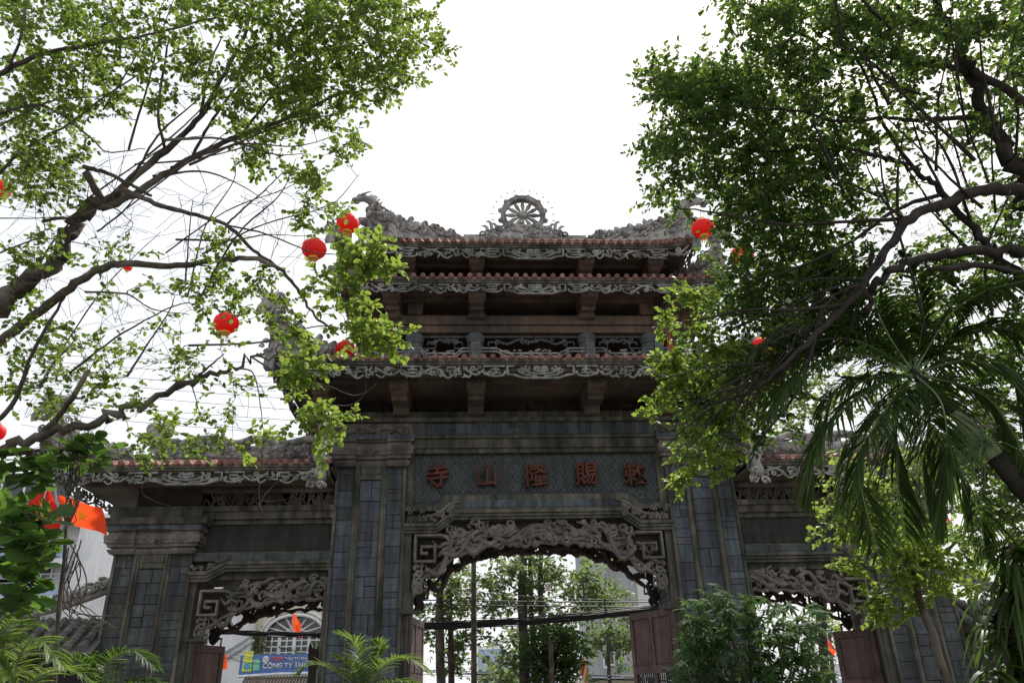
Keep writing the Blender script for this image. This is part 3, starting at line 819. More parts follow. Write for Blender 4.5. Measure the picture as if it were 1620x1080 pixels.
# ---- side bays
for sg in (-1, 1):
    x0, x1 = (-6.40, -3.87) if sg < 0 else (3.87, 6.40)
    xi, xo = sg*3.87, sg*6.40
    m = MB(); m.box(x0, x1, .12, 1.08, 3.93, 5.0)
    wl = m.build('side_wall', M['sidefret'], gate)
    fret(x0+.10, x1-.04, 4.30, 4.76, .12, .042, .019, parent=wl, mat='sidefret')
    t = MB()
    t.box(x0, x1, .04, .118, 4.78, 4.86); t.box(x0, x1, -.04, .118, 4.865, 5.0)
    lo_, hi_ = min(xi, sg*8.0), max(xi, sg*8.0)
    t.box(lo_, hi_, -.10, 1.30, 5.0, 5.10)
    t.box(x0, x1, -.01, .118, 4.12, 4.26)
    # cornice over the outer pillar
    lo2, hi2 = min(sg*6.15, sg*8.0), max(sg*6.15, sg*8.0)
    t.box(lo2, hi2, -.30, 1.50, 4.742, 4.85, (lo2-.05, hi2+.05, -.35, 1.55)); t.box(lo2+.1, hi2-.1, -.22, 1.42, 4.85, 4.998)
    t.build('side_beam', M['trim'], wl)
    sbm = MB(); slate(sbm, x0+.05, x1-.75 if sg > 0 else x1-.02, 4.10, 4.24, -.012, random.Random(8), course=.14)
    sbm.build('slate_band', M['slate_shaded'], wl)
    # moulding: inner end runs straight into the centre pillar
    xc = (x0+x1)/2
    af = arch_frame(xc, (x1-x0)/2, 4.09, .17, .62, sides=(1,0) if sg < 0 else (0,1)).build('arch_moulding', M['trim'], gate)
    d = MB(); d.box(x0, x1, .13, 1.07, 3.80, 3.928)
    d.box(min(xo,xo-sg*.14), max(xo,xo-sg*.14), .05, 1.15, 0, 3.80); d.box(min(xi,xi+sg*.10), max(xi,xi+sg*.10), .05, 1.15, 0, 3.80)
    ds = d.build('door_surround', M['trim'], gate)
    ip = MB(); xx = sg*6.18; ip.box(xx-.03, xx+.03, -.02, .05, 0, 2.74); ip.box(xx-.10, xx+.22 if sg < 0 else xx+.10, -.06, .09, 2.741, 2.79); ip.build('gate_post', M['iron'], ds)
    r_ = MB(); q = random.Random(12)
    for i in range(30):
        x = q.uniform(.62, 1.22); zb = 4.10-.17*min(1, (x-.62)/.32)
        for s2 in (sg,): r_.blob((xc+s2*x, -.05, zb+q.uniform(.02,.09)), (q.uniform(.03,.06),.045,q.uniform(.02,.04)), n=6, m=4, jit=.2)
    r_.build('corner_relief', M['archcarve'], af)
    for yy, sd in ((.12, 41), (1.0, 43)):
        lo3 = lambrequin(sg*3.95, 2.28, 3.84, 3.40 if yy < .5 else 3.32, 2.78, yy, sd+sg, side=sg, small=.86)
        lc = lo3.build('arch_carving', M['archcarve' if yy < .5 else 'rearcarve_shaded'], gate)
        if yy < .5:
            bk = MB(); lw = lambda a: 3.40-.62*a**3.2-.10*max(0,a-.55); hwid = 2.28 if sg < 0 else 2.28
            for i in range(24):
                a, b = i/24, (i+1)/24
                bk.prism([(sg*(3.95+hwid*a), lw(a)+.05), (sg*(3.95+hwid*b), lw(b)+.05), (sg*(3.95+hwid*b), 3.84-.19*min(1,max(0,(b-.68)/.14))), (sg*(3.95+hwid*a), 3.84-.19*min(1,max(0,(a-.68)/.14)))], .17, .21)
            bk.build('dark_backing', M['dark'], lc)  # dark sheet added to stand for the shade behind the openwork
        lc['label'] = 'carved openwork in the %s side arch, %s screen' % ('left' if sg < 0 else 'right', 'front' if yy < .5 else 'rear')
    # pierced frieze under the side roof
    pf = MB(); q = random.Random(14)
    for i in range(60):
        x = q.uniform(x0+.1, x1-.1); z = q.uniform(5.14, 5.38)
        P = spiral(x, z, q.uniform(.05,.09), 1.1, q.uniform(0,6), q.choice((-1,1)), 9, .3)
        pf.tube([(p[0], .2, p[1]) for p in P], .018, n=5, flat=1.5, up=(0,1,0))
    for i in range(14):
        x = x0+.1+(x1-x0-.2)*i/13
        pf.tube(crv([(x-.12,.2,5.12),(x-.05,.2,5.3),(x+.05,.2,5.18),(x+.12,.2,5.4)],3), .022, n=5, flat=1.4, up=(0,1,0))
    pf.box(x0, x1, .10, .30, 5.40, 5.50)
    pf.build('pierced_frieze', M['archcarve'], gate, smooth=True)
    kp = MB()
    kp.box(min(sg*6.4,sg*7.6), max(sg*6.4,sg*7.6), .1, 1.1, 5.10, 5.52); kp.box(x0, x1, .9, 1.1, 5.1, 5.5)
    kp.build('frieze_block', M['dark'], gate)

# ------------------------------------------------------------------ roofs
def roof(name, hx, y0, y1, zeave, ridge_hx, zridge, pitch, lift, hfas, seed, label, xc=0, orn=None, ornH=1.0, soffit_z=None, open_side=None, inner=None, ornscale=1.0, mat_so='soffit', x_in=None):
    """hipped roof with barrel tiles, soffit, eave carvings and ridge ornaments.
       hx half length at the eaves, y0..y1 depth, ridge half length ridge_hx.  x_in: straight cut (gable) end at this x on one side"""
    xl, xr = xc-hx, xc+hx
    cl = x_in is not None
    yc = (y0+y1)/2
    def lf(t): return lift*max(0, (abs(t)-.72)/.28)**2
    def zf(x): return lf((x-xc)/hx) if not cl else (lift*max(0, (abs(x-x_in)/(2*hx)-.75)/.25)**2)
    base = MB()
    # solid deck: four slopes slightly below the tiles, and the soffit
    rxl, rxr = xc-ridge_hx, xc+ridge_hx
    if cl:
        if x_in < xc: rxl = x_in
        else: rxr = x_in
    n = 16
    def eave_pts(y):
        return [(xl+(xr-xl)*i/n, y) for i in range(n+1)]
    fe = [(x, y0, zeave-.05+zf(x)) for x, _ in eave_pts(y0)]
    be = [(x, y1, zeave-.05+zf(x)) for x, _ in eave_pts(y1)]
    rg = [(rxl+(rxr-rxl)*i/n, yc, zridge-.05) for i in range(n+1)]
    b0 = len(base.v); base.v += fe+be+rg
    for i in range(n):
        base.f.append((b0+i, b0+i+1, b0+2*(n+1)+i+1, b0+2*(n+1)+i))
        base.f.append((b0+n+1+i+1, b0+n+1+i, b0+2*(n+1)+i, b0+2*(n+1)+i+1))
    base.f.append((b0+n+1, b0, b0+2*(n+1))); base.f.append((b0+n, b0+2*n+1, b0+3*n+2))
    ro = base.build(name, M['dark'], gate)
    ro['label'] = label
    # soffit slab with rafters
    sz = soffit_z if soffit_z is not None else zeave-.22
    so_ = MB()
    k = 14
    for i in range(k):
        a = xl+.05+(xr-xl-.10)*i/k; b = xl+.05+(xr-xl-.10)*(i+1)/k
        so_.add([(a,y0+.05,zeave-.12+zf(a)),(b,y0+.05,zeave-.12+zf(b)),(b,y1-.05,zeave-.12+zf(b)),(a,y1-.05,zeave-.12+zf(a)),
                 (a,y0+.05,zeave-.06+zf(a)),(b,y0+.05,zeave-.06+zf(b)),(b,y1-.05,zeave-.06+zf(b)),(a,y1-.05,zeave-.06+zf(a))],
                [(0,3,2,1),(0,1,5,4),(2,3,7,6)]+([(3,0,4,7)] if i == 0 else [])+([(1,2,6,5)] if i == k-1 else []))
    for j, (yy, dz) in enumerate([(y0+.10, .20), (y0+.34, .17), (y0+.62, .20)]):
        so_.box(xl+.25+(.25 if j else 0), xr-.25-(.25 if j else 0), yy, yy+.09, zeave-dz, zeave-.125)
    sobj = so_.build('soffit', M[mat_so], ro)
    # barrel tiles
    def slope(A, B, C, D, liftf, pitch):
        """eave A->B, ridge D<-C; tiles run from eave to ridge"""
        A, B, C, D = map(Vector, (A, B, C, D))
        L = (B-A).length; e = (B-A)/L
        nt_ = max(1, int(round(L/pitch))); sub = 8
        up = ((D+C)/2-(A+B)/2)
        nrm = e.cross((up-e*up.dot(e)).normalized()); nrm.normalize()
        if nrm.z < 0: nrm = -nrm
        hgt = (up-e*up.dot(e)).length
        sdir = (up-e*up.dot(e)).normalized()
        lD = (D-A).dot(e); lC = (C-A).dot(e)
        V = []; F = []
        N = nt_*sub
        for i in range(N+1):
            x = L*i/N
            vm = 1.0
            if x < lD: vm = x/max(lD,1e-6)
            if x > lC: vm = min(vm, (L-x)/max(L-lC,1e-6))
            ph = (i % sub)/sub
            c = math.cos(2*math.pi*ph)
            hgt_ = .050*c if c > 0 else .022*c
            P0 = A+e*x+nrm*(hgt_+.045)
            P0.z += liftf(P0.x)
            row = []
            rows = [(0,0),(.10,0),(.101,-.008),(.3,-.008),(.301,-.016),(.5,0.0),(.7,0),(1,0)]
            for (v_, o) in rows:
                q = P0+sdir*(hgt*vm*v_)+nrm*o*0
                q.z -= liftf(P0.x)*min(1, v_*2.5)
                row.append(q)
            # front lip, curved down
            V.append(tuple(P0-sdir*.012-nrm*.045)); V.append(tuple(P0-sdir*.02))
            V += [tuple(q) for q in row]
        cN = len(rows)+2
        for i in range(N):
            for j in range(cN-1):
                a = i*cN+j
                F.append((a, a+cN, a+cN+1, a+1))
        return V, F, e, nrm, nt_, A, L, sdir
    tm = MB(); cap = MB()
    slopes = [((xl,y0,zeave),(xr,y0,zeave),(rxr,yc,zridge),(rxl,yc,zridge)), ((xr,y1,zeave),(xl,y1,zeave),(rxl,yc,zridge),(rxr,yc,zridge))]
    if not (cl and x_in < xc): slopes.append(((xl,y1,zeave),(xl,y0,zeave),(rxl,yc,zridge),(rxl,yc,zridge)))
    if not (cl and x_in > xc): slopes.append(((xr,y0,zeave),(xr,y1,zeave),(rxr,yc,zridge),(rxr,yc,zridge)))
    for sl in slopes:
        V, F, e, nrm, nt_, A, L, sdir = slope(*sl, zf, pitch)
        tm.add(V, F)
        # round caps closing each barrel at the eave
        for i in range(nt_+1):
            c = A+e*(L*i/nt_)+nrm*.052
            c.z += zf(c.x)
            b0 = len(cap.v)
            up_ = nrm; sd_ = e
            for ring_, off in ((.052, .0), (.052, -.03), (.03, -.038)):
                for k in range(9):
                    a = math.pi*2*k/9
                    q = c+sd_*math.cos(a)*ring_+up_*math.sin(a)*ring_+sdir*off
                    cap.v.append(tuple(q))
            for r_i in range(2):
                for k in range(9):
                    k2 = (k+1) % 9
                    cap.f.append((b0+r_i*9+k, b0+r_i*9+k2, b0+(r_i+1)*9+k2, b0+(r_i+1)*9+k))
            cap.f.append(tuple(b0+18+k for k in range(9)))
    tm.add(cap.v, cap.f); tl_ = tm.build('roof_tiles', M['tile'], ro, smooth=False)
    # eave board and carvings, front and sides
    ev = MB()
    def board(pts, nd):
        for a, b in zip(pts[:-1], pts[1:]):
            for (o0, o1, z0, z1) in ((.0,.05,-.075,-.005),(.015,.055,-.12,-.078)):
                A = Vector(a); B = Vector(b); N_ = Vector(nd)
                ev.add([A+N_*-o0+Vector((0,0,z0)), B+N_*-o0+Vector((0,0,z0)), B+N_*-o1+Vector((0,0,z0)), A+N_*-o1+Vector((0,0,z0)),
                        A+N_*-o0+Vector((0,0,z1)), B+N_*-o0+Vector((0,0,z1)), B+N_*-o1+Vector((0,0,z1)), A+N_*-o1+Vector((0,0,z1))],
                       [(0,3,2,1),(4,5,6,7),(0,1,5,4),(1,2,6,5),(2,3,7,6),(3,0,4,7)])
    fx = [(xl+(xr-xl)*i/n) for i in range(n+1)]
    board([(x, y0-.0, zeave+.03+zf(x)) for x in fx], (0,-1,0))
    board([(x, y1+.0, zeave+.03+zf(x)) for x in fx], (0,1,0))
    for xs, nd in ((xl,-1),(xr,1)):
        if cl and ((x_in < xc and nd < 0) or (x_in > xc and nd > 0)): continue
        board([(xs, y0+(y1-y0)*i/6, zeave+.03+zf(xs)) for i in range(7)], (nd,0,0))
    ev.build('eave_board', M['trim'], ro)
    fm = scroll_mesh(hx-.06, hfas, seed, lambda x: zf(xc+x), 1.08)
    fm.xf(lambda x, y, z: (xc+x, y0+.02+y, zeave-.10+z))
    fm.build('eave_carving', M['scroll'], ro, smooth=True)['label'] = 'carved scroll band hanging under the front eave'
    for xs, nd in ((xl,-1),(xr,1)):
        if cl and ((x_in < xc and nd < 0) or (x_in > xc and nd > 0)): continue
        f2 = scroll_mesh((y1-y0)/2-.06, hfas, seed+1)
        f2.xf(lambda x, y, z: (xs-nd*.02+y, yc+x, zeave-.10+zf(xs)+z))
        f2.build('side_eave_carving', M['scroll'], ro, smooth=True)
    # corner posts of the eave, ridge, hip ornaments
    for xs, nd in ((xl,-1),(xr,1)):
        if cl and ((x_in < xc and nd < 0) or (x_in > xc and nd > 0)): continue
        rx = rxl if nd < 0 else rxr
        for ys in (y0, y1):
            cm = MB(); cm.cbox(xs+nd*.0, ys, zeave-.10+zf(xs), .17, .17, .42, .02); cm.build('corner_block', M['scroll'], ro)
            A = Vector((xs, ys, zeave+.05+zf(xs))); B = Vector((rx, yc, zridge+.05))
            LL = (B-A).length
            om = ornament(orn or 'dragon', seed+3, LL*.98, ornH)
            place_line(om, A, B)
            ob = om.build('ridge_dragon' if orn == 'dragon' else 'ridge_scroll', M['carve'], ro)
    rm = MB()
    rm.box(rxl-.05 if not (cl and x_in < xc) else rxl, rxr+.05 if not (cl and x_in > xc) else rxr, yc-.09, yc+.09, zridge-.08, zridge+.12)
    rm.box(rxl, rxr, yc-.06, yc+.06, zridge+.12, zridge+.19)
    rm.build('ridge_beam', M['carve'], ro)
    return ro

r1 = roof('lower_roof', 4.98, -1.6, 2.8, 7.42, 3.4, 8.15, .178, .10, .27, 101, 'widest and lowest roof of the main tower', orn='scroll', ornH=1.15)
r2 = roof('middle_roof', 3.95, -1.2, 2.4, 9.40, 2.9, 10.0, .186, .10, .24, 202, 'middle roof of the main tower', orn='scroll', ornH=.95)
r3 = roof('top_roof', 3.45, -1.2, 2.4, 10.24, 1.45, 11.42, .180, .20, .26, 303, 'topmost roof carrying the wheel', orn='dragon', ornH=.86, soffit_z=10.0)
for sg in (-1, 1):
    rs = roof('side_roof', 2.5, -1.0, 2.2, 5.62, 1.65, 6.10, .19, .12, .24, 404+sg, 'lower %s side roof over the smaller arch' % ('left' if sg < 0 else 'right'),
              xc=sg*(3.87+2.5), orn='scroll', ornH=1.05, x_in=sg*3.87)
    # long carved ridge screen of the side roof
    om = MB(); q = random.Random(77+sg)
    xa, xb = 4.3, 7.7
    om.box(min(sg*xa,sg*xb), max(sg*xa,sg*xb), .50, .70, 6.18, 6.46)
    for i in range(150):
        x = q.uniform(xa, xb); z = q.uniform(6.20, 6.52+.18*(x-xa)/(xb-xa))
        om.blob((sg*x, .6+q.choice((-1,1))*.09, z), (q.uniform(.04,.10), .05, q.uniform(.03,.06)), n=6, m=4, jit=.2)
    for i in range(46):
        flamecurl(om, sg*q.uniform(xa, xb), q.uniform(6.23,6.62), q.uniform(.05,.10), q.choice((-1,1)), y=.6+q.choice((-1,1))*.11, th=.026)
    P = crv([(sg*(xa+(xb-xa)*i/12), .6, 6.56+.06*math.sin(i*1.7)+.05*i/12) for i in range(13)], 3)
    om.tube(P, [.09]*len(P), n=7)
    om.build('ridge_carving', M['carve'], rs, smooth=True)
    fn = MB()      # flame finial
    for k in range(6):
        a = -.9+.36*k
        fn.tube(crv([(sg*7.62,.6,6.3),(sg*7.62+.12*math.sin(a),.6,6.62),(sg*7.62+.26*math.sin(a*1.3),.6,6.88),(sg*7.62+.18*math.sin(a),.6,7.12-.12*abs(a))],3), [.09,.085,.08,.075,.07,.06,.05,.04,.025,.01], n=6)
    fn.build('flame_finial', M['carve'], rs, smooth=True)

# ---- brackets
def bracket(x, y0, y1, ztop, h, w_=.30, parent=None, mat='soffit'):
    m = MB()
    d = y1-y0
    m.prism([(y1,ztop),(y0+.02,ztop),(y0-.03,ztop-.08),(y0-.02,ztop-.20),(y0+.10,ztop-.28),(y0+.20,ztop-.30),(y0+.24,ztop-.36),(y1-d*.35,ztop-h*.72),(y1-d*.3,ztop-h),(y1,ztop-h)], x-w_/2, x+w_/2, axis='x')
    m.prism([(y1,ztop-.001),(y0-.05,ztop-.001),(y0-.09,ztop-.10),(y0-.07,ztop-.2),(y0+.05,ztop-.245),(y1,ztop-.245)], x-w_/2-.03, x+w_/2+.03, axis='x')
    for s2 in (-1,1):
        flamecurl(m, x+s2*.06, ztop-.13, .05, s2, y=y0-.10, th=.016)
    m.cbox(x, y1-.05, ztop-h+.03, w_+.08, .2, .10)
    return m.build('bracket', M[mat], parent or gate)
for x in (-4.15, -2.67, -1.2, 1.13, 2.67, 4.15):
    bracket(x, -1.05, .02, 7.28, .46, parent=r1)
for x in (-2.9, -1.17, 1.13, 2.9):
    bracket(x, -1.0, -.40, 9.27, .42, w_=.29, parent=r2)
for x in (-2.6, -1.17, 1.13, 2.6):
    bracket(x, -.95, -.2, 10.10, .42, w_=.26, parent=r3)
# core walls between the roofs
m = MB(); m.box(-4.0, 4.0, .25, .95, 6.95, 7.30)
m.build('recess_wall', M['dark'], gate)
pf = MB(); q = random.Random(15)
for i in range(90):
    x = q.uniform(-3.9, 3.9); z = q.uniform(6.99, 7.2)
    P = spiral(x, z, q.uniform(.05,.09), 1.1, q.uniform(0,6), q.choice((-1,1)), 8, .3)
    pf.tube([(p[0], .22, p[1]) for p in P], .018, n=4, flat=1.5, up=(0,1,0))
pf.build('pierced_frieze', M['soffit'], gate, smooth=True)

# ---- upper storey
up = MB()
up.box(-2.75, 2.75, .55, .65, 7.75, 9.30)
up.box(-2.85, 2.85, -.42, 1.62, 8.56, 8.72); up.box(-2.9, 2.9, -.47, 1.67, 8.725, 8.92)
up.box(-2.8, 2.8, -.35, 1.55, 8.925, 9.0)
st_ = up.build('upper_storey', M['soffit'], gate)
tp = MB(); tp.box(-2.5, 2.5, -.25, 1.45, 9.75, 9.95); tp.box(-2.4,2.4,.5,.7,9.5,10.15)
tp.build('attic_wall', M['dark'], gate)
for x in (-2.45, -1.2, 1.13, 2.45):
    for yy in (-.28, 1.48):
        c = MB(); c.lathe([(.20,7.9),(.20,7.98),(.16,8.02),(.15,8.2),(.145,8.34),(.17,8.36),(.17,8.40),(.19,8.44),(.20,8.50),(.17,8.55)], x, yy, 16)
        c.build('column', M['fret'], st_, smooth=False)
    if abs(x) > 0:
        c = MB(); c.box(x-.14, x+.14, -.40, -.20, 9.0, 9.28, (x-.17,x+.17,-.5,-.2))
        c.build('column_block', M['soffit'], st_)
for a, b in ((-2.3,-1.35),(-1.05,.98),(1.28,2.3)):   # pierced key fret panels between the columns
    p = MB(); mid = (a+b)/2; hw = (b-a)/2; q = random.Random(int(a*10))
    p.box(a, b, -.30, -.26, 8.50, 8.545)
    for s2 in (-1,1):
        X = mid+s2*hw
        p.tube([(X,-.28,8.48),(X,-.28,8.26),(X-s2*.28,-.28,8.26),(X-s2*.28,-.28,8.40),(X-s2*.12,-.28,8.40),(X-s2*.12,-.28,8.33)], .02, n=4, up=(0,1,0))
        p.tube(crv([(X-s2*.28,-.28,8.45),(X-s2*hw*.5,-.28,8.36),(X-s2*hw*.75,-.28,8.46),(mid,-.28,8.40)],4), .026, n=5, up=(0,1,0))
    for i in range(10):
        P = spiral(q.uniform(a+.3,b-.3) if hw > .6 else q.uniform(a+.2,b-.2), q.uniform(8.38,8.48), q.uniform(.03,.06), 1, q.uniform(0,6), 1, 7, .3)
        p.tube([(x_, -.28, z_) for x_, z_ in P], .014, n=4, up=(0,1,0))
    p.build('fret_panel', M['fret'], st_, smooth=False)
# balustrade in front of the upper storey
for x in (-2.55, -1.2, 1.07, 2.45, 3.25, -3.35):
    b = MB(); b.cbox(x, -.95, 7.86, .17, .17, .42, .015); b.box(x-.05, x+.05, -1.045, -1.036, 7.88, 8.02)
    b.build('baluster_post', M['fret'], gate)
rl = MB()
xs_ = [-3.35,-2.55,-1.2,1.07,2.45,3.25]
for a, b in zip(xs_[:-1], xs_[1:]):
    a += .09; b -= .09; hw = (b-a)/2; mid = (a+b)/2
    for s2 in (-1,1):
        for dz in (0, -.07):
            rl.tube([(mid+s2*hw,-.95,7.95+dz),(mid+s2*hw*.7,-.95,7.95+dz),(mid+s2*hw*.5,-.95,7.84+dz),(mid,-.95,7.84+dz)], .022, n=4, up=(0,1,0))
    q = random.Random(int(a*7)+3)
    for i in range(int(hw*22)):
        x = q.uniform(a+.1, b-.1)
        rl.blob((x,-.95,7.87+q.uniform(0,.06)*(1-abs(x-mid)/hw)), (q.uniform(.03,.06),.03,.022), n=6, m=4, jit=.2)
rl.build('balustrade', M['scroll'], gate)
# terracotta cladding wall ends seen at the right and left of the upper storey
for sg in (-1,1):
    o = MB(); o.prism([(-.25, 7.9),(1.45,7.9),(1.45,8.75),(-.25,8.75)], min(sg*2.85,sg*2.95), max(sg*2.85,sg*2.95), axis='x')
    o.prism([(.1,8.3),(1.1,8.3),(1.0,8.8),(.2,8.8)], min(sg*2.95,sg*3.1), max(sg*2.95,sg*3.1), axis='x')
    o.build('end_wall', M['orange'], st_)
# corner struts under the roof corners
for rr_, hx, z, yy in ((r1, 4.98, 7.24, -1.6), (r2, 3.95, 9.22, -1.2)):
    for sg in (-1,1):
        for (ya, yb, yi) in ((yy, 0, .2), (1.2+abs(yy), 1.2, 1.0)):
            m = MB()
            A = Vector((sg*(hx-.15), ya+(.15 if ya < 0 else -.15), z)); B = Vector((sg*(hx-1.2), yi, z-.32)); 
            m.tube(crv([A, (A+B)/2+Vector((0,0,.03)), B], 4), [.09]*9, n=4, flat=1.2)
            m.blob(tuple(A), (.13,.13,.10), n=8, m=5, jit=.1)
            m.build('corner_strut', M['soffit'], rr_)
# scroll dragons where the side roofs meet the main pillars
for sg in (-1,1):
    m = MB(); q = random.Random(66)
    P = crv([(sg*4.05,-.95,5.35),(sg*4.0,-1.02,5.6),(sg*4.08,-.95,5.9),(sg*3.98,-.8,6.15),(sg*4.06,-.7,6.42),(sg*4.02,-.72,6.6)],4)
    m.tube(P, [.11+.02*math.sin(i*1.3) for i in range(len(P))], n=7)
    for i in range(60):
        z = q.uniform(5.25, 6.6); m.blob((sg*4.03+q.uniform(-.12,.12), -.95+.22*(z-5.3)+q.uniform(-.1,.1), z), q.uniform(.03,.07), n=6, m=4, jit=.25)
    m.cbox(sg*4.05, -.62, 6.52, .30, .30, .14); m.cbox(sg*4.05, -.62, 6.64, .36, .36, .08)
    for k in range(9):
        flamecurl(m, sg*4.05+q.uniform(-.1,.1), 5.28+q.uniform(-.1,.14), .08, q.choice((-1,1)), y=-1.04+q.uniform(-.06,.08), th=.03)
    m.build('scroll_dragon', M['carve'], gate, smooth=True)

# ---- wheel on the top ridge
wc = (-.03, .6, 12.20)
m = MB()
rim = []
N = 48
for ring_, (r0, r1_) in enumerate([(.43,.535)]):
    for i in range(N):
        a = 2*math.pi*i/N; a2 = 2*math.pi*(i+1)/N
        def p(r, an, y): return (wc[0]+r*math.cos(an), wc[1]+y, wc[2]+r*math.sin(an))
        r0 = .42
        m.add([p(r0,a,-.07),p(r1_,a,-.07),p(r1_,a2,-.07),p(r0,a2,-.07),p(r0,a,.07),p(r1_,a,.07),p(r1_,a2,.07),p(r0,a2,.07)],
              [(0,1,2,3),(7,6,5,4),(1,5,6,2),(0,3,7,4)])
m.tube([p(.525,2*math.pi*i/36,-.07) for i in range(37)], .018, n=5)
m.tube([p(.445,2*math.pi*i/36,-.07) for i in range(37)], .016, n=5)
for i in range(12):
    a = 2*math.pi*(i+.5)/12
    m.blob(p(.555,a,0), (.068,.06,.068), n=8, m=6)
wh = m.build('dharma_wheel', M['carve'], r3)
for i in range(12):
    a = 2*math.pi*i/12
    s_ = MB(); s_.tube([p(.07,a,0),p(.15,a,0),p(.27,a,0),p(.38,a,0),p(.44,a,0)], [.028,.032,.055,.036,.028], n=6)
    s_.build('spoke', M['carve'], wh, smooth=True)
h_ = MB(); h_.lathe([(.02,-.11),(.075,-.10),(.10,-.05),(.10,.05),(.075,.10),(.02,.11)], wc[0], wc[1], 14, axis='y', cz=wc[2])
h_.build('hub', M['carve'], wh)
for i in range(15):
    sp = MB()
    a = math.pi*(-.06+1.12*i/14)
    if i % 1 == 0:
        sp.tube([p(.55,a,.0),p(.72,a,.0)], .0035, n=4)
        sp.tube([p(.70,a,.0),p(.745,a,.0),p(.79,a,.0)], [.004,.014,.002], n=5)
    sp.build('ray_spike', M['carve'], wh)
b = MB(); q = random.Random(5)
b.prism([(-.95,11.45),(-.9,11.62),(-.5,11.72),(-.30,11.88),(.24,11.88),(.44,11.72),(.84,11.62),(.9,11.45)], .50, .70)
for i in range(110):
    x = q.uniform(-.95,.9); zm = 11.60+.32*max(0,1-abs(x)/.75)
    b.blob((x-.03, .6+q.choice((-1,1))*.10, q.uniform(11.48, zm+.05)), (q.uniform(.03,.08),.05,q.uniform(.03,.06)), n=6, m=4, jit=.2)
for s2 in (-1,1):
    for k in range(7):
        x = .25+.12*k
        flamecurl(b, -.03+s2*x, 11.85-.04*k, .07, s2, y=.5, th=.026)
    for dx, dz in ((.62,.28),(.74,.34),(.84,.22),(.50,.22)):
        b.tube(crv([(-.03+s2*(dx-.2),.6,11.62),(-.03+s2*(dx-.02),.6,11.72),(-.03+s2*(dx+.05),.6,11.65+dz),(-.03+s2*(dx+.16),.6,11.68+dz)],4), [.06,.058,.055,.05,.05,.045,.045,.04,.035,.03,.025,.015,.006], n=6)
b.build('wheel_base', M['carve'], wh, smooth=True)

# ---- door leaves
def door(x, y, wdt, top, ang, npan=2, name='door'):
    """leaf hinged at x,y; local x from 0 to wdt"""
    o = MB(); T = .055
    zr = top-.95 if wdt > .8 else top-.85
    fr_ = []
    o.box(0,.09,0,T,0.05,top); o.box(wdt-.09,wdt,0,T,.05,top)
    o.box(.09,wdt-.09,0,T,top-.12,top); o.box(.09,wdt-.09,0,T,zr-.13,zr); o.box(.09,wdt-.09,0,T,.05,.3); o.box(.09,wdt-.09,0,T,1.2,1.32)
    if npan == 2: o.box(wdt/2-.035,wdt/2+.035,0,T,.3,zr-.13); o.box(wdt/2-.035,wdt/2+.035,0,T,zr,top-.12)
    d = o.build(name, M['wood'], gate)
    p = MB()
    xs = [(.09,wdt/2-.035),(wdt/2+.035,wdt-.09)] if npan == 2 else [(.09,wdt-.09)]
    for a, b in xs:
        p = MB(); p.box(a+.03,b-.03,.012,T-.012,zr+.03,top-.15); p.box(a,b,.022,T-.022,zr,top-.12); p.build('door_panel', M['wood'], d)
        p = MB(); p.box(a,b,.02,T-.02,.3,1.2); p.build('door_panel', M['wood'], d)
    bb = MB()
    for a, b in xs:
        k = int((b-a)/.055)
        bb = MB()
        for i in range(1,k): bb.box(a+(b-a)*i/k-.01,a+(b-a)*i/k+.01,.018,.038,1.32,zr-.13)
        bb.build('door_bars', M['iron'], d)
    d.location = (x, y, 0); d.rotation_euler = (0,0,ang)
    return d
door(-2.42, .0, 1.25, 3.10, R(80))['label'] = 'left leaf of the main door, folded open'
door(2.42, -.02, 1.25, 3.14, R(118))['label'] = 'right leaf of the main door, folded open'
door(-6.24, .25, .80, 2.72, R(62), 1)['label'] = 'leaf of the left side door, folded open'
door(6.24, .25, .80, 2.72, R(128), 1)['label'] = 'leaf of the right side door, folded open'

# ------------------------------------------------------------------ low walls with tiled coping beside the gate
def low_wall(sg, label, x_end):
    t = thing('compound_wall', label, 'wall', (sg*7.9, .6, 0))
    m = MB(); m.box(min(sg*7.78,x_end), max(sg*7.78,x_end), .42, .78, 0, 2.62)
    local(t, m.build('wall_body', M['dark'], None))
    c = MB(); n = int(abs(x_end-sg*7.78)/.24)
    for side in (-1, 1):
        for i in range(n):
            x = sg*7.78+(x_end-sg*7.78)*(i+.5)/n
            # barrel rows running down the slope in overlapping pieces
            for k in range(4):
                y0, z0 = .6+side*(.10+.19*k), 3.20-.135*k
                y1, z1 = .6+side*(.10+.19*(k+1)+.03), 3.20-.135*(k+1)-.02
                c.tube([(x,y0,z0),(x,y1,z1)], [.062,.082], n=8)
            x2 = x+abs(x_end-sg*7.78)/n/2
            c.add([(x2-.07,.6+side*.1,3.16),(x2+.07,.6+side*.1,3.16),(x2+.07,.6+side*.90,2.59),(x2-.07,.6+side*.90,2.59),
                   (x2,.6+side*.93,2.52)], [(0,1,2,3),(3,2,4)])
    local(t, c.build('coping_tiles', M['oldtile'], None))
    r = MB(); q = random.Random(3)
    P = [(sg*7.78+(x_end-sg*7.78)*i/8, .6, 3.30+.55*max(0,1-i/3.2)**1.5) for i in range(9)]
    r.tube(crv(P,3), [.09]*25, n=8)
    for i in range(220):
        u_ = q.random(); x = sg*7.78+(x_end-sg*7.78)*u_
        if i % 3 == 0: flamecurl(r, x, 3.36+.55*max(0,1-u_*2.5)**1.5, .09, q.choice((-1,1)), y=.6+q.choice((-.14,.14)), th=.03)
        r.blob((x, .6+q.uniform(-.12,.12), 3.40+.6*max(0,1-u_*2.5)**1.5+q.uniform(-.05,.08)), (q.uniform(.04,.09),.06,q.uniform(.03,.05)), n=6, m=4, jit=.2)
    local(t, r.build('coping_ridge', M['carve'], None, smooth=True))
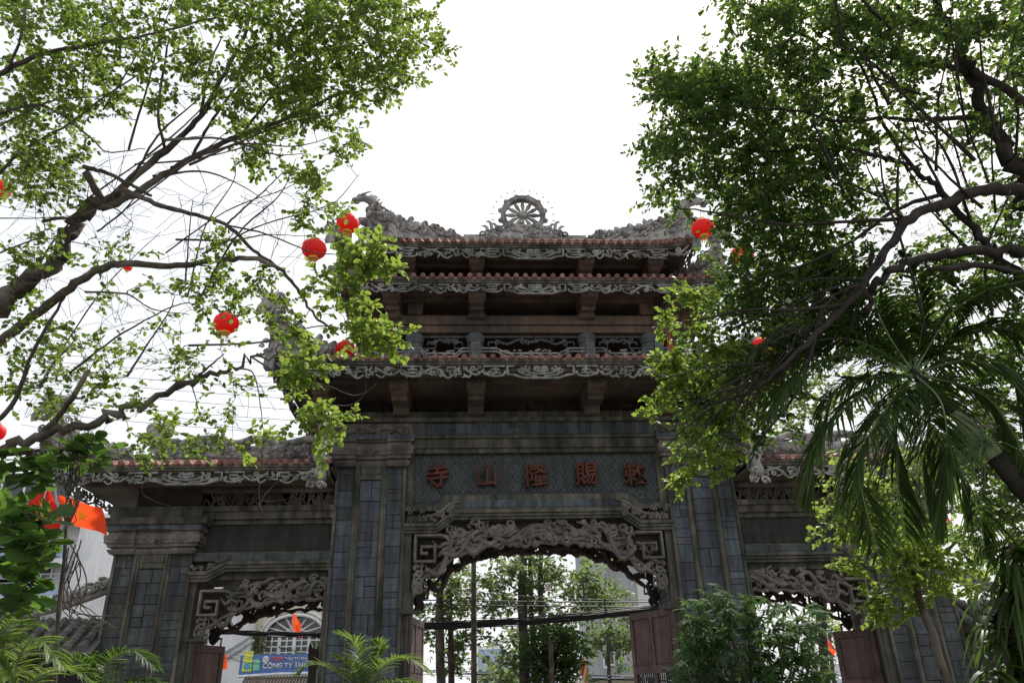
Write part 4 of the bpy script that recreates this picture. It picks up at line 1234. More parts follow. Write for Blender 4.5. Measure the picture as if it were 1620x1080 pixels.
low_wall(-1, 'low wall with grey barrel tile coping at the left end of the gate', -12.5)
low_wall(1, 'low wall with grey barrel tile coping at the right end of the gate', 12.5)

# ------------------------------------------------------------------ lanterns
def lantern_proto():
    t = thing('red_lantern', 'x', 'lantern')
    n, m_ = 48, 12
    V = []; F = []
    for i in range(m_+1):
        ph = math.pi*(.10+.80*i/m_)
        for k in range(n):
            a = 2*math.pi*k/n
            r = .215*math.sin(ph)**.85*(1-.055*abs(math.sin(a*8/1.0)) if True else 1)
            V.append((r*math.cos(a), r*math.sin(a), -.175*math.cos(ph)))
    for i in range(m_):
        for k in range(n):
            k2 = (k+1) % n
            F.append((i*n+k, i*n+k2, (i+1)*n+k2, (i+1)*n+k))
    b = MB(); b.add(V, F); b.build('lantern_body', M['red'], t, smooth=True)
    c = MB(); c.lathe([(.085,-.205),(.085,-.165),(.06,-.16)],0,0,16); c.build('gold_collar', M['gold'], t)
    c = MB(); c.lathe([(.06,.16),(.085,.165),(.085,.20)],0,0,16); c.build('gold_collar', M['gold'], t)
    c = MB()
    for k in range(10):
        a = 2*math.pi*k/10; c.tube([(.05*math.cos(a),.05*math.sin(a),-.2),(.055*math.cos(a),.055*math.sin(a),-.30)], .006, n=4)
    c.build('tassel', M['gold'], t)
    c = MB(); c.tube([(0,0,.2),(0,0,.42)], .005, n=4); c.build('hanger', M['wire'], t)
    return t
lp = lantern_proto()
def copy_thing(src, loc, label, rz=0, scale=1):
    o = src.copy(); COL.objects.link(o); o.location = loc; o['label'] = label; o.rotation_euler = (0,0,rz); o.scale = (scale,)*3
    for ch in list(src.children):
        c = ch.copy(); COL.objects.link(c); c.parent = o
    return o
lan = [(550,354,14.3,'red silk lantern at the left end of the topmost roof, under the dragon head',1),
       (497,394,13.6,'red lantern below and left of the one beside the top roof, against white sky',1.03),
       (358,511,13.4,'red lantern among thin twigs left of the lower roof corner',1.03),
       (546,553,15.0,'red lantern half hidden behind the lower roof, under the bright leaf spray',.95),
       (1112,361,14.3,'red lantern at the right end of the topmost roof',1),
       (1174,404,13.8,'red lantern partly covered by leaves, lower right of the one at the top roof',1.0),
       (202,423,30,'tiny distant red lantern beyond the branches on the left',.8),
       (0,300,17,'red lantern cut by the left edge of the photo, upper one',1.1),
       (-9,683,17,'red lantern cut by the left edge of the photo, lower one near the thick branch',1.1),
       (1322,518,14.0,'red lantern showing in specks behind the palm crown on the right',1.0),
       (1205,548,14.2,'red lantern hidden behind the leafy branch at the right corner of the lower roof',.9)]
for i, (x, y, d, l, s) in enumerate(lan):
    p = W(x, y, d)
    o = lp if i == 0 else copy_thing(lp, p, l, rnd.uniform(0,3), s)
    if i == 0: o.location = p; o['label'] = l
    o['group'] = 'red lanterns strung round the gate'
for o in [x for x in COL.objects if x.name.startswith('red_lantern')]: o['group'] = 'red lanterns strung round the gate'
def cable(name, pts, r, label, cat='cable', group=None, sag=0.0, mat='wire', wig=0):
    P = [np.array(p, float) for p in pts]
    out = []
    for a, b in zip(P[:-1], P[1:]):
        for i in range(13):
            t = i/12; q = a+(b-a)*t; q[2] -= sag*4*t*(1-t)
            if out and i == 0: continue
            out.append(tuple(q))
    m = MB(); m.tube(out, r, n=5)
    o = m.build(name, M[mat]); tag(o, label, cat, group); return o
cable('lantern_string', [W(550,354,14.3)+[0,0,.42], W(497,394,13.6)+[0,0,.42], W(358,511,13.4)+[0,0,.42]], .005, 'thin string holding the lanterns left of the roofs', 'string', sag=.10)
cable('lantern_string', [W(1112,361,14.3)+[0,0,.42], W(1174,404,13.8)+[0,0,.42], W(1322,518,14.0)+[0,0,.42]], .005, 'thin string holding the lanterns right of the roofs', 'string', sag=.10)

# ------------------------------------------------------------------ flags
def starpts(cx, cy, r):
    return [(cx+(r if k % 2 == 0 else r*.4)*math.sin(math.pi*k/5), cy+(r if k % 2 == 0 else r*.4)*math.cos(math.pi*k/5)) for k in range(10)]
def flag(name, label, P0, e, dn, w_, h_, star=True, pole=None, stripes=None, amp=.05, group=None, cm='flag'):
    """cloth from the hoist point P0 along e (w_) hanging along dn (h_)"""
    P0 = Vector(P0); e = Vector(e).normalized(); dn = Vector(dn).normalized(); nn = e.cross(dn).normalized()
    t = thing(name, label, 'flag', P0, group)
    def pos(u, v, o=0):
        return e*u*w_ + dn*v*h_ + nn*(amp*math.sin(u*7+v*2.5)*u+o) + Vector((0,0,-.10*w_*u*u))
    def grid(u0,u1,v0,v1,mt,nm):
        m = MB(); a, b = 14, 8
        for i in range(a+1):
            for j in range(b+1): m.v.append(tuple(pos(u0+(u1-u0)*i/a, v0+(v1-v0)*j/b)))
        for i in range(a):
            for j in range(b):
                q = i*(b+1)+j; m.f.append((q,q+1,q+b+2,q+b+1))
        return m.build(nm, M[mt], t, smooth=True)
    if stripes:
        for i, c in enumerate(stripes): grid(i/len(stripes),(i+1)/len(stripes),0,1,c,'stripe')
    else: grid(0,1,0,1,cm,'cloth')
    if star and not stripes:
        for o in (.008,-.008):
            pts = starpts(.5,.5,.3)
            m = MB(); m.v = [tuple(pos(.5,.5,o))]+[tuple(pos(.5+(x-.5)*h_/w_, 1-y, o)) for x, y in pts]
            m.f = [(0,1+k,1+(k+1)%10) for k in range(10)]
            m.build('star', M['star'], t)
    if pole:
        m = MB(); m.tube([Vector(pole[0])-P0, Vector(pole[1])-P0], .015, n=6); m.build('flag_pole', M['lamp'], t)
    return t
a = W(66,752,9.5); b = W(76,835,9.5)
flag('national_flag', 'red flag with yellow star hanging folded at the far left, nearer the broad leaves', W(72,758,9.5), W(38,800,9.5)-W(72,758,9.5), (W(100,825,9.5)-W(72,758,9.5)), .40, .58, pole=(W(80,750,9.5), W(58,835,9.5)), cm='flagd')
flag('national_flag', 'bright orange red flag with yellow star spread out left of the gate', W(92,783,9.6), W(160,797,9.6)-W(92,783,9.6), W(103,830,9.6)-W(92,783,9.6), .56, .36, pole=(W(82,742,9.6), W(98,850,9.6)))

# ------------------------------------------------------------------ street behind the gate
def bx(m, P, Q, Y, dY):
    """box whose front face spans pixels P..Q at depth Y"""
    a = PY(P[0], P[1], Y); b = PY(Q[0], Q[1], Y)
    m.box(min(a[0],b[0]), max(a[0],b[0]), Y, Y+dY, min(a[2],b[2]), max(a[2],b[2]))
    return m
# arched house seen through the left side arch
YB = 20.0
t = thing('arched_house', 'white and cream house with a big fan window, seen through the left arch', 'building', (PY(440,1080,YB)[0], YB, 0))
x0, x1 = PY(340,1000,YB)[0], PY(560,1000,YB)[0]
zt = PY(440,925,YB)[2]
m = MB(); m.box(x0-4, x1+2, YB+.25, YB+10, 0, zt+.5); local(t, m.build('wall', M['white'], None))
# front skin round the arched opening
cxw = PY(466,1003,YB)[0]; zs = PY(466,1003,YB)[2]; rw = PY(513,1003,YB)[0]-cxw; rz = PY(466,972,YB)[2]-zs
zb = PY(466,1040,YB)[2]
m = MB(); N = 24
arc = [(cxw+rw*math.cos(math.pi*i/N), zs+rz*math.sin(math.pi*i/N)) for i in range(N+1)]
for i in range(N):
    a, b = arc[i], arc[i+1]
    m.add([(a[0],YB,a[1]),(b[0],YB,b[1]),(b[0],YB,zt),(a[0],YB,zt),(a[0],YB+.24,a[1]),(b[0],YB+.24,b[1]),(b[0],YB+.24,zt),(a[0],YB+.24,zt)],
          [(0,1,2,3),(0,4,5,1)])
m.box(cxw-rw-5, cxw-rw, YB, YB+.24, 0, zt); m.box(cxw+rw, cxw+rw+2.5, YB, YB+.24, 0, zt); m.box(cxw-rw, cxw+rw, YB, YB+.24, 0, zb)
local(t, m.build('front_wall', M['cream'], None))
m = MB()
for off, r_ in ((.0,.07),(.16,.05)):
    m.tube([(cxw+(rw+off)*math.cos(math.pi*i/N), YB-.03, zs+(rz+off)*math.sin(math.pi*i/N)) for i in range(N+1)], r_, n=6)
local(t, m.build('arch_trim', M['white'], None))
m = MB(); m.box(cxw-rw, cxw+rw, YB+.15, YB+.2, zb, zs+rz); gl = m.build('window', M['glass'], None); local(t, gl)
m = MB()
for k in range(9):
    x = cxw-rw+2*rw*k/8; m.box(x-(.07 if k % 2 == 0 else .025), x+(.07 if k % 2 == 0 else .025), YB+.06, YB+.13, zb, zs)
for k in range(5):
    z = zb+(zs-zb)*k/4; m.box(cxw-rw, cxw+rw, YB+.08, YB+.12, z-.025, z+.025)
m.box(cxw-rw, cxw+rw, YB+.04, YB+.14, zs-.06, zs+.06)
for k in range(1,8):
    a = math.pi*k/8; m.tube([(cxw,YB+.1,zs),(cxw+rw*math.cos(a),YB+.1,zs+rz*math.sin(a))], .035, n=4)
m.tube([(cxw+rw*.35*math.cos(math.pi*i/12), YB+.1, zs+rz*.35*math.sin(math.pi*i/12)) for i in range(13)], .03, n=4)
wf = m.build('window_frame', M['white'], None); local(t, wf)
# white house slice left of it
t = thing('white_house', 'plain white house with a slanting stair parapet left of the fan window house', 'building', (PY(370,1000,19)[0], 19, 0))
m = MB(); a = PY(352,958,19); b = PY(398,958,19); m.box(a[0]-1.5, b[0], 19, 26, 0, a[2]+.6)
local(t, m.build('wall', M['white'], None))
m = MB(); P = PY(350,1045,18.9); Q = PY(402,1012,18.9)
m.tube([tuple(P), tuple(Q)], .06, n=4); m.tube([(P[0],18.9,P[2]+.25),(Q[0],18.9,Q[2]+.25)], .05, n=4)
m.box(a[0]-1.5, b[0]+.1, 18.8, 19.0, a[2]-.2, a[2])
local(t, m.build('stair_parapet', M['lamp'], None))
# blue banner
def text(body, size, mt, name, parent, loc, depth=.004, bold=0.0):
    cu = bpy.data.curves.new(name, 'FONT'); cu.body = body; cu.size = size; cu.extrude = depth; cu.offset = bold
    ob = bpy.data.objects.new('tmp', cu); COL.objects.link(ob); bpy.context.view_layer.update()
    me = bpy.data.meshes.new_from_object(ob.evaluated_get(bpy.context.evaluated_depsgraph_get())); bpy.data.objects.remove(ob)
    me.materials.clear(); me.materials.append(M[mt])
    for v in me.vertices: v.co = (v.co.x, -v.co.z, v.co.y)
    o = bpy.data.objects.new(name, me); COL.objects.link(o); o.parent = parent; o.location = loc
    return o
M['bwhite'] = plain('banner white', (.8,.82,.85)); M['bred'] = plain('banner red', (.75,.12,.12)); M['byel'] = plain('banner yellow', (.75,.80,.15)); M['bteal'] = plain('banner teal', (.10,.45,.6)); M['bgreen']=plain('banner green', (.25,.65,.45))
YS = 14.0
A = PY(377,1068,YS); B = PY(530,1032,YS)
bw_, bh = B[0]-A[0], B[2]-A[2]
t = thing('shop_banner', 'blue advertising banner with white lettering and pictures of bottles, under the fan window', 'banner', (A[0], YS, A[2]))
m = MB(); m.box(0, bw_, 0, .04, 0, bh); m.build('banner_cloth', M['bluep'], t)
m = MB(); m.tube([(0,-.02,-.03),(bw_*.4,-.02,.02),(bw_,-.02,.02)], .05, n=6); m.build('rolled_edge', M['bwhite'], t)
m = MB(); m.box(.10,.42,-.02,-.002,bh*.18,bh*1.18); m.prism([(.12,bh*.2),(.42,bh*.2),(.42,bh*.62),(.36,bh*.78),(.36,bh*.95),(.18,bh*.95),(.18,bh*.78),(.12,bh*.62)], -.04,-.021); m.build('bottle_picture', M['byel'], t)
m = MB(); m.prism([(.16,bh*.3),(.38,bh*.3),(.38,bh*.6),(.16,bh*.6)], -.055,-.041); m.build('bottle_picture', M['bteal'], t)
m = MB(); m.prism([(.46,bh*.22),(.68,bh*.22),(.68,bh*.75),(.62,bh*.82),(.52,bh*.82),(.46,bh*.75)], -.03,-.003); m.build('bottle_picture', M['bgreen'], t)
m = MB(); m.lathe([(.001,-.012),(.11,-.012),(.11,-.002)], .86, 0, 20, axis='y', cz=bh*.76); m.build('round_logo', M['bwhite'], t)
text('CTCP', .17, 'bred', 'lettering', t, (1.02, -.01, bh*.68), bold=.006)
text('ĐẦU TƯ PHÁT TRIỂN', .135, 'bwhite', 'lettering', t, (1.50, -.01, bh*.69), bold=.002)
text('CÔNG TY TNHH', .22, 'bwhite', 'lettering', t, (.78, -.01, bh*.33), bold=.006)
text('DU LỊCH', .20, 'byel', 'lettering', t, (2.32, -.01, bh*.33), bold=.004)
# striped awning under the banner
t = thing('shop_awning', 'brown ribbed awning below the blue banner', 'awning', (A[0], YS-1, 0))
m = MB(); n = 40
for i in range(n):
    x = .25+i*(bw_+1.0)/n
    m.add([(x,.9,A[2]-.05),(x+(bw_+1)/n*.7,.9,A[2]-.05),(x+(bw_+1)/n*.7,-.1,A[2]-.75),(x,-.1,A[2]-.75),(x,.9,A[2]-.09),(x+(bw_+1)/n*.7,.9,A[2]-.09),(x+(bw_+1)/n*.7,-.1,A[2]-.79),(x,-.1,A[2]-.79)],
          [(0,3,2,1),(4,5,6,7),(0,1,5,4),(1,2,6,5),(2,3,7,6),(3,0,4,7)])
m.box(.25, bw_+1.2, .88, .93, A[2]-.14, A[2]-.09)
m.build('ribbed_sheet', M['soffit'], t)
m = MB(); m.tube([(.3,-.1,A[2]-.8),(.3,-.1,0)], .03); m.tube([(bw_+1,-.1,A[2]-.8),(bw_+1,-.1,0)], .03); m.build('awning_post', M['iron'], t)
flag('national_flag', 'small red flag with yellow star in front of the fan window', PY(463,966,13.5), PY(480,990,13.5)-PY(463,966,13.5), PY(461,993,13.5)-PY(463,966,13.5), .50, .50, pole=(PY(463,962,13.5), PY(465,1010,13.5)), amp=.08)
flag('national_flag', 'small red flag with yellow star beside the left side door leaf', PY(342,1038,11), PY(353,1034,11)-PY(342,1038,11), PY(344,1062,11)-PY(342,1038,11), .30, .42, pole=(PY(341,1030,11), PY(341,1090,11)))
# apartment at the far left
t = thing('apartment_block', 'white apartment block with balconies and a blue panel at the far left', 'building', (PY(130,900,22)[0], 22, 0))
YA = 22
a = PY(40,700,YA); b = PY(150,700,YA)
zt = PY(150,812,YA)[2]
m = MB(); m.box(a[0]-6, b[0], YA+1.2, YA+12, 0, zt+.2); local(t, m.build('wall', M['white'], None))
m = MB(); m.box(b[0], PY(183,850,YA)[0]+.1, YA+.4, YA+12, 0, PY(170,808,YA)[2]); local(t, m.build('stair_tower', M['white'], None))
for (yt, yb_) in ((868,886),(925,945),(985,1003),(812,822)):
    zt_, zb_ = PY(120,yt,YA)[2], PY(120,yb_,YA)[2]
    m = MB(); m.box(a[0]-6, b[0]-.1, YA, YA+1.25, zb_-.15, zb_+.1); local(t, m.build('balcony', M['white'], None))
    m = MB(); m.box(a[0]-6, b[0]-.2, YA+.02, YA+.06, zb_+.1, zt_); bp_ = m.build('balcony_panel', M['bluewall'], None); local(t, bp_)
    m = MB()
    for k in range(3): m.tube([(a[0]-6,YA+.04,zt_+.15+.18*k),(b[0]-.2,YA+.04,zt_+.15+.18*k)], .02, n=4)
    for k in range(12): m.tube([(b[0]-.2-k*.9,YA+.04,zt_),(b[0]-.2-k*.9,YA+.04,zt_+.55)], .02, n=4)
    local(t, m.build('railing', M['lamp'], None))
    m = MB(); m.box(a[0]-5, b[0]-1.2, YA+1.15, YA+1.19, zb_+.3, zb_+2.6); gw = m.build('window', M['glass'], None); local(t, gw)
    m = MB()
    for k in range(7): m.box(b[0]-1.2-k*1.1-.05, b[0]-1.2-k*1.1+.05, YA+1.08, YA+1.14, zb_+.3, zb_+2.6)
    local(t, m.build('window_frame', M['white'], None))
# grey tower block, right of the middle
t = thing('grey_building', 'tall grey rendered building with narrow windows, seen through the main arch', 'building', (PY(990,1000,24)[0], 24, 0))
a = PY(955,900,24); b = PY(1005,900,24); c = PY(1045,900,24)
m = MB(); m.box(a[0], b[0], 24, 34, 0, a[2]+3.5); local(t, m.build('wall', M['grey'], None))
m = MB(); m.box(b[0]+.01, c[0]+4, 25, 34, 0, a[2]+2.6); local(t, m.build('side_wall', M['white'], None))
n1 = PY(1013,990,24); n2 = PY(1022,990,24)
m = MB(); m.box(n1[0], n2[0], 24.9, 24.99, 1, n1[2]+.3); local(t, m.build('navy_strip', M['navy'], None))
for (p0, p1) in (((977,1018),(983,1045)),((984,1018),(988,1044)),((955,1030),(962,1052)),((966,1022),(971,1048))):
    u0, u1 = PY(*p0,24), PY(*p1,24)
    m = MB(); m.box(u0[0], u1[0], 23.97, 24.02, u1[2], u0[2]); wn = m.build('window', M['glass'], None); local(t, wn)
    m = MB(); m.box(u0[0]-.05, u1[0]+.05, 23.93, 24.0, u1[2]-.12, u1[2]-.02); m.box(u0[0]-.05,u0[0],23.93,24.0,u1[2],u0[2]); m.box(u1[0],u1[0]+.05,23.93,24.0,u1[2],u0[2])
    local(t, m.build('window_frame', M['white'], None))
# cream shop front under it
t = thing('shop_house', 'low pale shop house at the foot of the grey building', 'building', (PY(985,1070,18)[0], 18, 0))
m = MB(); bx(m, (925,1069),(1040,1200),18,5); local(t, m.build('wall', M['cream'], None))
m = MB(); a = PY(1010,1072,18); b = PY(1035,1090,18); m.box(a[0],b[0],17.9,17.99,b[2],a[2]); local(t, m.build('shop_sign', M['iron'], None))
tx = text('ECU', .22, 'bwhite', 'lettering', None, (a[0]+.02, 17.88, a[2]-.26), bold=.005); local(t, tx); tx.location = (a[0]+.02,17.88,a[2]-.26)
m = MB(); m.box(PY(925,1069,18)[0], PY(1040,1069,18)[0], 17.7, 17.99, PY(985,1070,18)[2]-.06, PY(985,1068,18)[2]+.03); local(t, m.build('roof_edge', M['lamp'], None))
# distant blocks
for (p, q_, Y, mt, lb) in (((757,1022),(803,1120),70,'bluewall','far pale blue block behind the lamp post'), ((775,1014),(797,1120),74,'grey','small grey block topping the far blue building'),
                          ((640,1047),(664,1120),60,'white','far white block beside the left leaf of the main door'), ((803,1035),(880,1120),80,'bluewall','far bluish block behind the middle tree')):
    t = thing('distant_building', lb, 'building', (PY(p[0],1080,Y)[0], Y, 0))
    m = MB(); bx(m, p, q_, Y, 10); local(t, m.build('wall', M[mt], None))
    u0, u1 = PY(*p,Y), PY(q_[0],p[1],Y)
    m = MB()
    nx = max(2, int((u1[0]-u0[0])/1.6))
    for i in range(nx):
        for j in range(8):
            x = u0[0]+(u1[0]-u0[0])*(i+.25)/nx; z = u0[2]-.9-j*1.5
            if z < 1: continue
            m = MB(); m.box(x, x+(u1[0]-u0[0])/nx*.5, Y-.06, Y-.01, z-.7, z); local(t, m.build('window', M['glass'], None))
    m = MB(); m.box(u0[0]-.15, u1[0]+.15, Y-.2, Y-.01, u0[2]-.3, u0[2]-.05); local(t, m.build('parapet', M['white'], None))
# roofs right: market stall under the right arch
t = thing('market_stall', 'stall with a white fascia and striped awning seen under the right arch', 'stall', (PY(1320,1060,12)[0], 12, 0))
a = PY(1296,1050,12); b = PY(1348,1064,12)
m = MB(); m.box(a[0]-.4, b[0]+.5, 12, 12.08, b[2], a[2]); local(t, m.build('fascia', M['bwhite'], None))
m = MB(); n = 16
for i in range(n):
    x = a[0]-.4+(b[0]-a[0]+.9)*i/n; x2 = x+(b[0]-a[0]+.9)/n*.5
    m.add([(x,12,b[2]-.02),(x2,12,b[2]-.02),(x2+.05,11.4,b[2]-.14),(x+.05,11.4,b[2]-.14)], [(0,1,2,3)])
local(t, m.build('awning_stripe', M['bluep'], None))
m = MB(); m.add([(a[0]-.4,12,b[2]-.03),(b[0]+.5,12,b[2]-.03),(b[0]+.55,11.4,b[2]-.15),(a[0]-.35,11.4,b[2]-.15)], [(0,1,2,3)])
m.box(a[0]-.35,b[0]+.55,11.38,11.41,b[2]-.55,b[2]-.17); m.tube([(a[0]-.3,11.4,b[2]-.5),(a[0]-.3,11.4,0)],.03); m.tube([(b[0]+.5,11.4,b[2]-.5),(b[0]+.5,11.4,0)],.03)
local(t, m.build('awning', M['bwhite'], None))
tx = text('VIỆT', .30, 'bluep', 'lettering', None, (0,0,0), bold=.01); local(t, tx); tx.location = (PY(1318,1078,11.37)[0], 11.36, b[2]-.50)
flag('buddhist_flag', 'striped blue yellow red white and orange flag drooping by the grey building', PY(918,1032,9), PY(932,1056,9)-PY(918,1032,9), PY(922,1052,9)-PY(926,1030,9), .46, .42, star=False, stripes=['fblue','star','flag','fwhite','forange'], pole=(PY(915,1024,9), PY(918,1082,9)), amp=.06)
flag('red_banner_flag', 'narrow red flag hanging behind the palm fronds on the right', PY(1486,800,3), PY(1492,802,3)-PY(1486,800,3), PY(1499,822,3)-PY(1488,800,3), .14, .42, star=False, pole=(PY(1485,790,3), PY(1512,850,3)))
flag('red_banner_flag', 'small red and orange flag under the right side arch', PY(1308,1008,9), PY(1322,1028,9)-PY(1308,1008,9), PY(1312,1016,9)-PY(1318,1008,9), .42, .16, star=False, pole=(PY(1306,1004,9), PY(1330,1040,9)))

# poles, cables
t = thing('utility_pole', 'slim concrete utility pole rising left of the middle trees', 'pole', (PY(750,1080,7)[0], 7, 0))
m = MB(); m.tube([(0,0,0),(0,0,4),(0,0,PY(750,860,7)[2])], [.085,.075,.065], n=10); m.build('pole_shaft', M['bark'], t)
t = thing('lamp_post', 'pale lamp post with a loudspeaker by the right door leaf', 'lamp post', (PY(1021,1080,12)[0], 12, 0))
zt = PY(1018,1008,12)[2]
m = MB(); m.tube([(0,0,0),(-.05,0,zt)], [.06,.05], n=8); m.build('post', M['lamp'], t)
m = MB(); m.blob((-.05,0,zt+.05), (.09,.09,.12), n=8, m=6); m.build('post_cap', M['lamp'], t)
m = MB(); m.lathe([(.03,0),(.05,.1),(.12,.25),(.13,.26)], 0, 0, 12, axis='z'); sp_ = m.build('loudspeaker', M['lamp'], t); sp_.rotation_euler = (0, R(-90), 0); sp_.location = (-.12, 0, PY(1018,1035,12)[2])
t = thing('street_sign', 'small white sign with a red rim hanging on the wire before the trees', 'sign', PY(868,930,7.5))
m = MB(); m.box(-.075,.075,-.01,.01,-.06,.06); m.build('sign_rim', M['bred'], t)
m = MB(); m.box(-.062,.062,-.016,-.0101,-.047,.047); m.build('sign_face', M['bwhite'], t)
m = MB()
for k in range(3): m.box(-.045,.04-.02*k,-.019,-.0165,.02-.028*k,.03-.028*k)
m.build('sign_lines', M['iron'], t)
m = MB(); m.tube([(0,0,.06),(0,0,.55)], .006, n=4); m.build('hanger', M['wire'], t)
q = random.Random(4)
def bundle(pa, pb, Y, n, spread, sag, label, r=.014):
    A, B = PY(*pa, Y), PY(*pb, Y)
    t = thing('cable_bundle', label, 'cables', A)
    for i in range(n):
        o1, o2, om = [q.uniform(-spread, spread) for _ in range(3)]
        pts = []
        for k in range(25):
            s = k/24
            p = A+(B-A)*s-A
            p[2] += o1*(1-s)+o2*s-(sag+om*.5)*4*s*(1-s)+.01*math.sin(s*30+i)
            p[1] += q.uniform(-.005,.005)+.03*math.sin(i)
            pts.append(tuple(p))
        m = MB(); m.tube(pts, r*q.uniform(.6,1.3), n=5); m.build('cable', M['wire'], t)
bundle((600,990),(1120,950), 8, 26, .10, .16, 'thick black bundle of telephone cables sagging across the main arch')
bundle((330,997),(560,1003), 8, 16, .06, .03, 'thick black bundle of cables crossing the left side arch')
bundle((600,1060),(1120,1075), 13, 5, .10, .05, 'thin low cables crossing behind the main arch', .012)
bundle((330,1030),(560,1050), 10, 5, .25, .10, 'tangle of thin wires in front of the blue banner', .007)
for i, (y0, y1) in enumerate(((947,952),(954,959),(967,966),(976,974),(984,968),(915,945))):
    cable('overhead_wire', [PY(600,y0,8.3), PY(1120,y1,8.3)], .018 if i < 2 else .009, 'overhead wire crossing the main arch, %s from the top' % ('second','third','fourth','fifth','lowest','first')[i], sag=.03 if i < 5 else .25)
for i, (ya, yb) in enumerate(((570,600),(585,618),(598,634),(612,652),(632,668),(652,690),(618,700),(560,575))):
    cable('overhead_wire', [PY(60,ya,8.5), PY(520,yb,8.5)], .008, 'thin sloping wire across the sky left of the tower, starting '+('highest but one','third highest','fourth highest','fifth highest','second lowest','lowest','third lowest','highest')[i], group='wires across the left sky', sag=.05)
for i, (ya, yb) in enumerate(((668,640),(690,668),(705,690))):
    cable('overhead_wire', [PY(1180,ya,8.5), PY(1660,yb,8.5)], .008, 'thin wire across the sky right of the tower, %s of three' % ('top','middle','bottom')[i], group='wires across the right sky', sag=.05)
# ------------------------------------------------------------------ vegetation
def nrm_(v): return v/np.maximum(np.linalg.norm(v, axis=-1, keepdims=True), 1e-9)
def leaf_mesh(name, P, D, Nn, L, Wd, mat, parent, shape='oval', cup=.18):
    """leaves: base points P, directions D, rough normals Nn, lengths L, widths Wd; each leaf its own island"""
    P, D, Nn = map(np.asarray, (P, D, Nn)); L = np.asarray(L)[:,None]; Wd = np.asarray(Wd)[:,None]
    D = nrm_(D); Sd = nrm_(np.cross(D, Nn)); Nn = nrm_(np.cross(Sd, D))
    if shape == 'oval':   prof = [(.0,0),(.22,.36),(.60,.50),(.88,.28),(1.0,0)]
    elif shape == 'obov': prof = [(.0,0),(.25,.20),(.65,.50),(.90,.42),(1.0,0)]
    else:                 prof = [(.0,0),(.30,.50),(.70,.34),(1.0,0)]
    k = len(prof)
    cols = []
    for i, (t, w_) in enumerate(prof):
        c = P + D*L*t + Nn*L*(-.12*t*t)
        if i in (0, k-1): cols.append([c])
        else: cols.append([c + Sd*Wd*w_ + Nn*Wd*cup*w_, c, c - Sd*Wd*w_ + Nn*Wd*cup*w_])
    # vertex order: base, (left,mid,right)*, tip
    vs = [cols[0][0]]
    for c in cols[1:-1]: vs += c
    vs.append(cols[-1][0])
    V = np.stack(vs, 1); n, m = V.shape[:2]
    faces = [[0,2,1],[0,3,2]]
    for i in range(k-3):
        a = 1+3*i
        faces += [[a,a+1,a+4,a+3],[a+1,a+2,a+5,a+4]]
    a = 1+3*(k-3)
    faces += [[a,a+1,m-1],[a+1,a+2,m-1]]
    lp_ = np.concatenate([np.array(f) for f in faces]); sz = np.array([len(f) for f in faces])
    loops = (np.arange(n)[:,None]*m + lp_[None]).ravel(); sizes = np.tile(sz, n)
    return fastmesh(name, V.reshape(-1,3), loops, sizes, mat, parent)

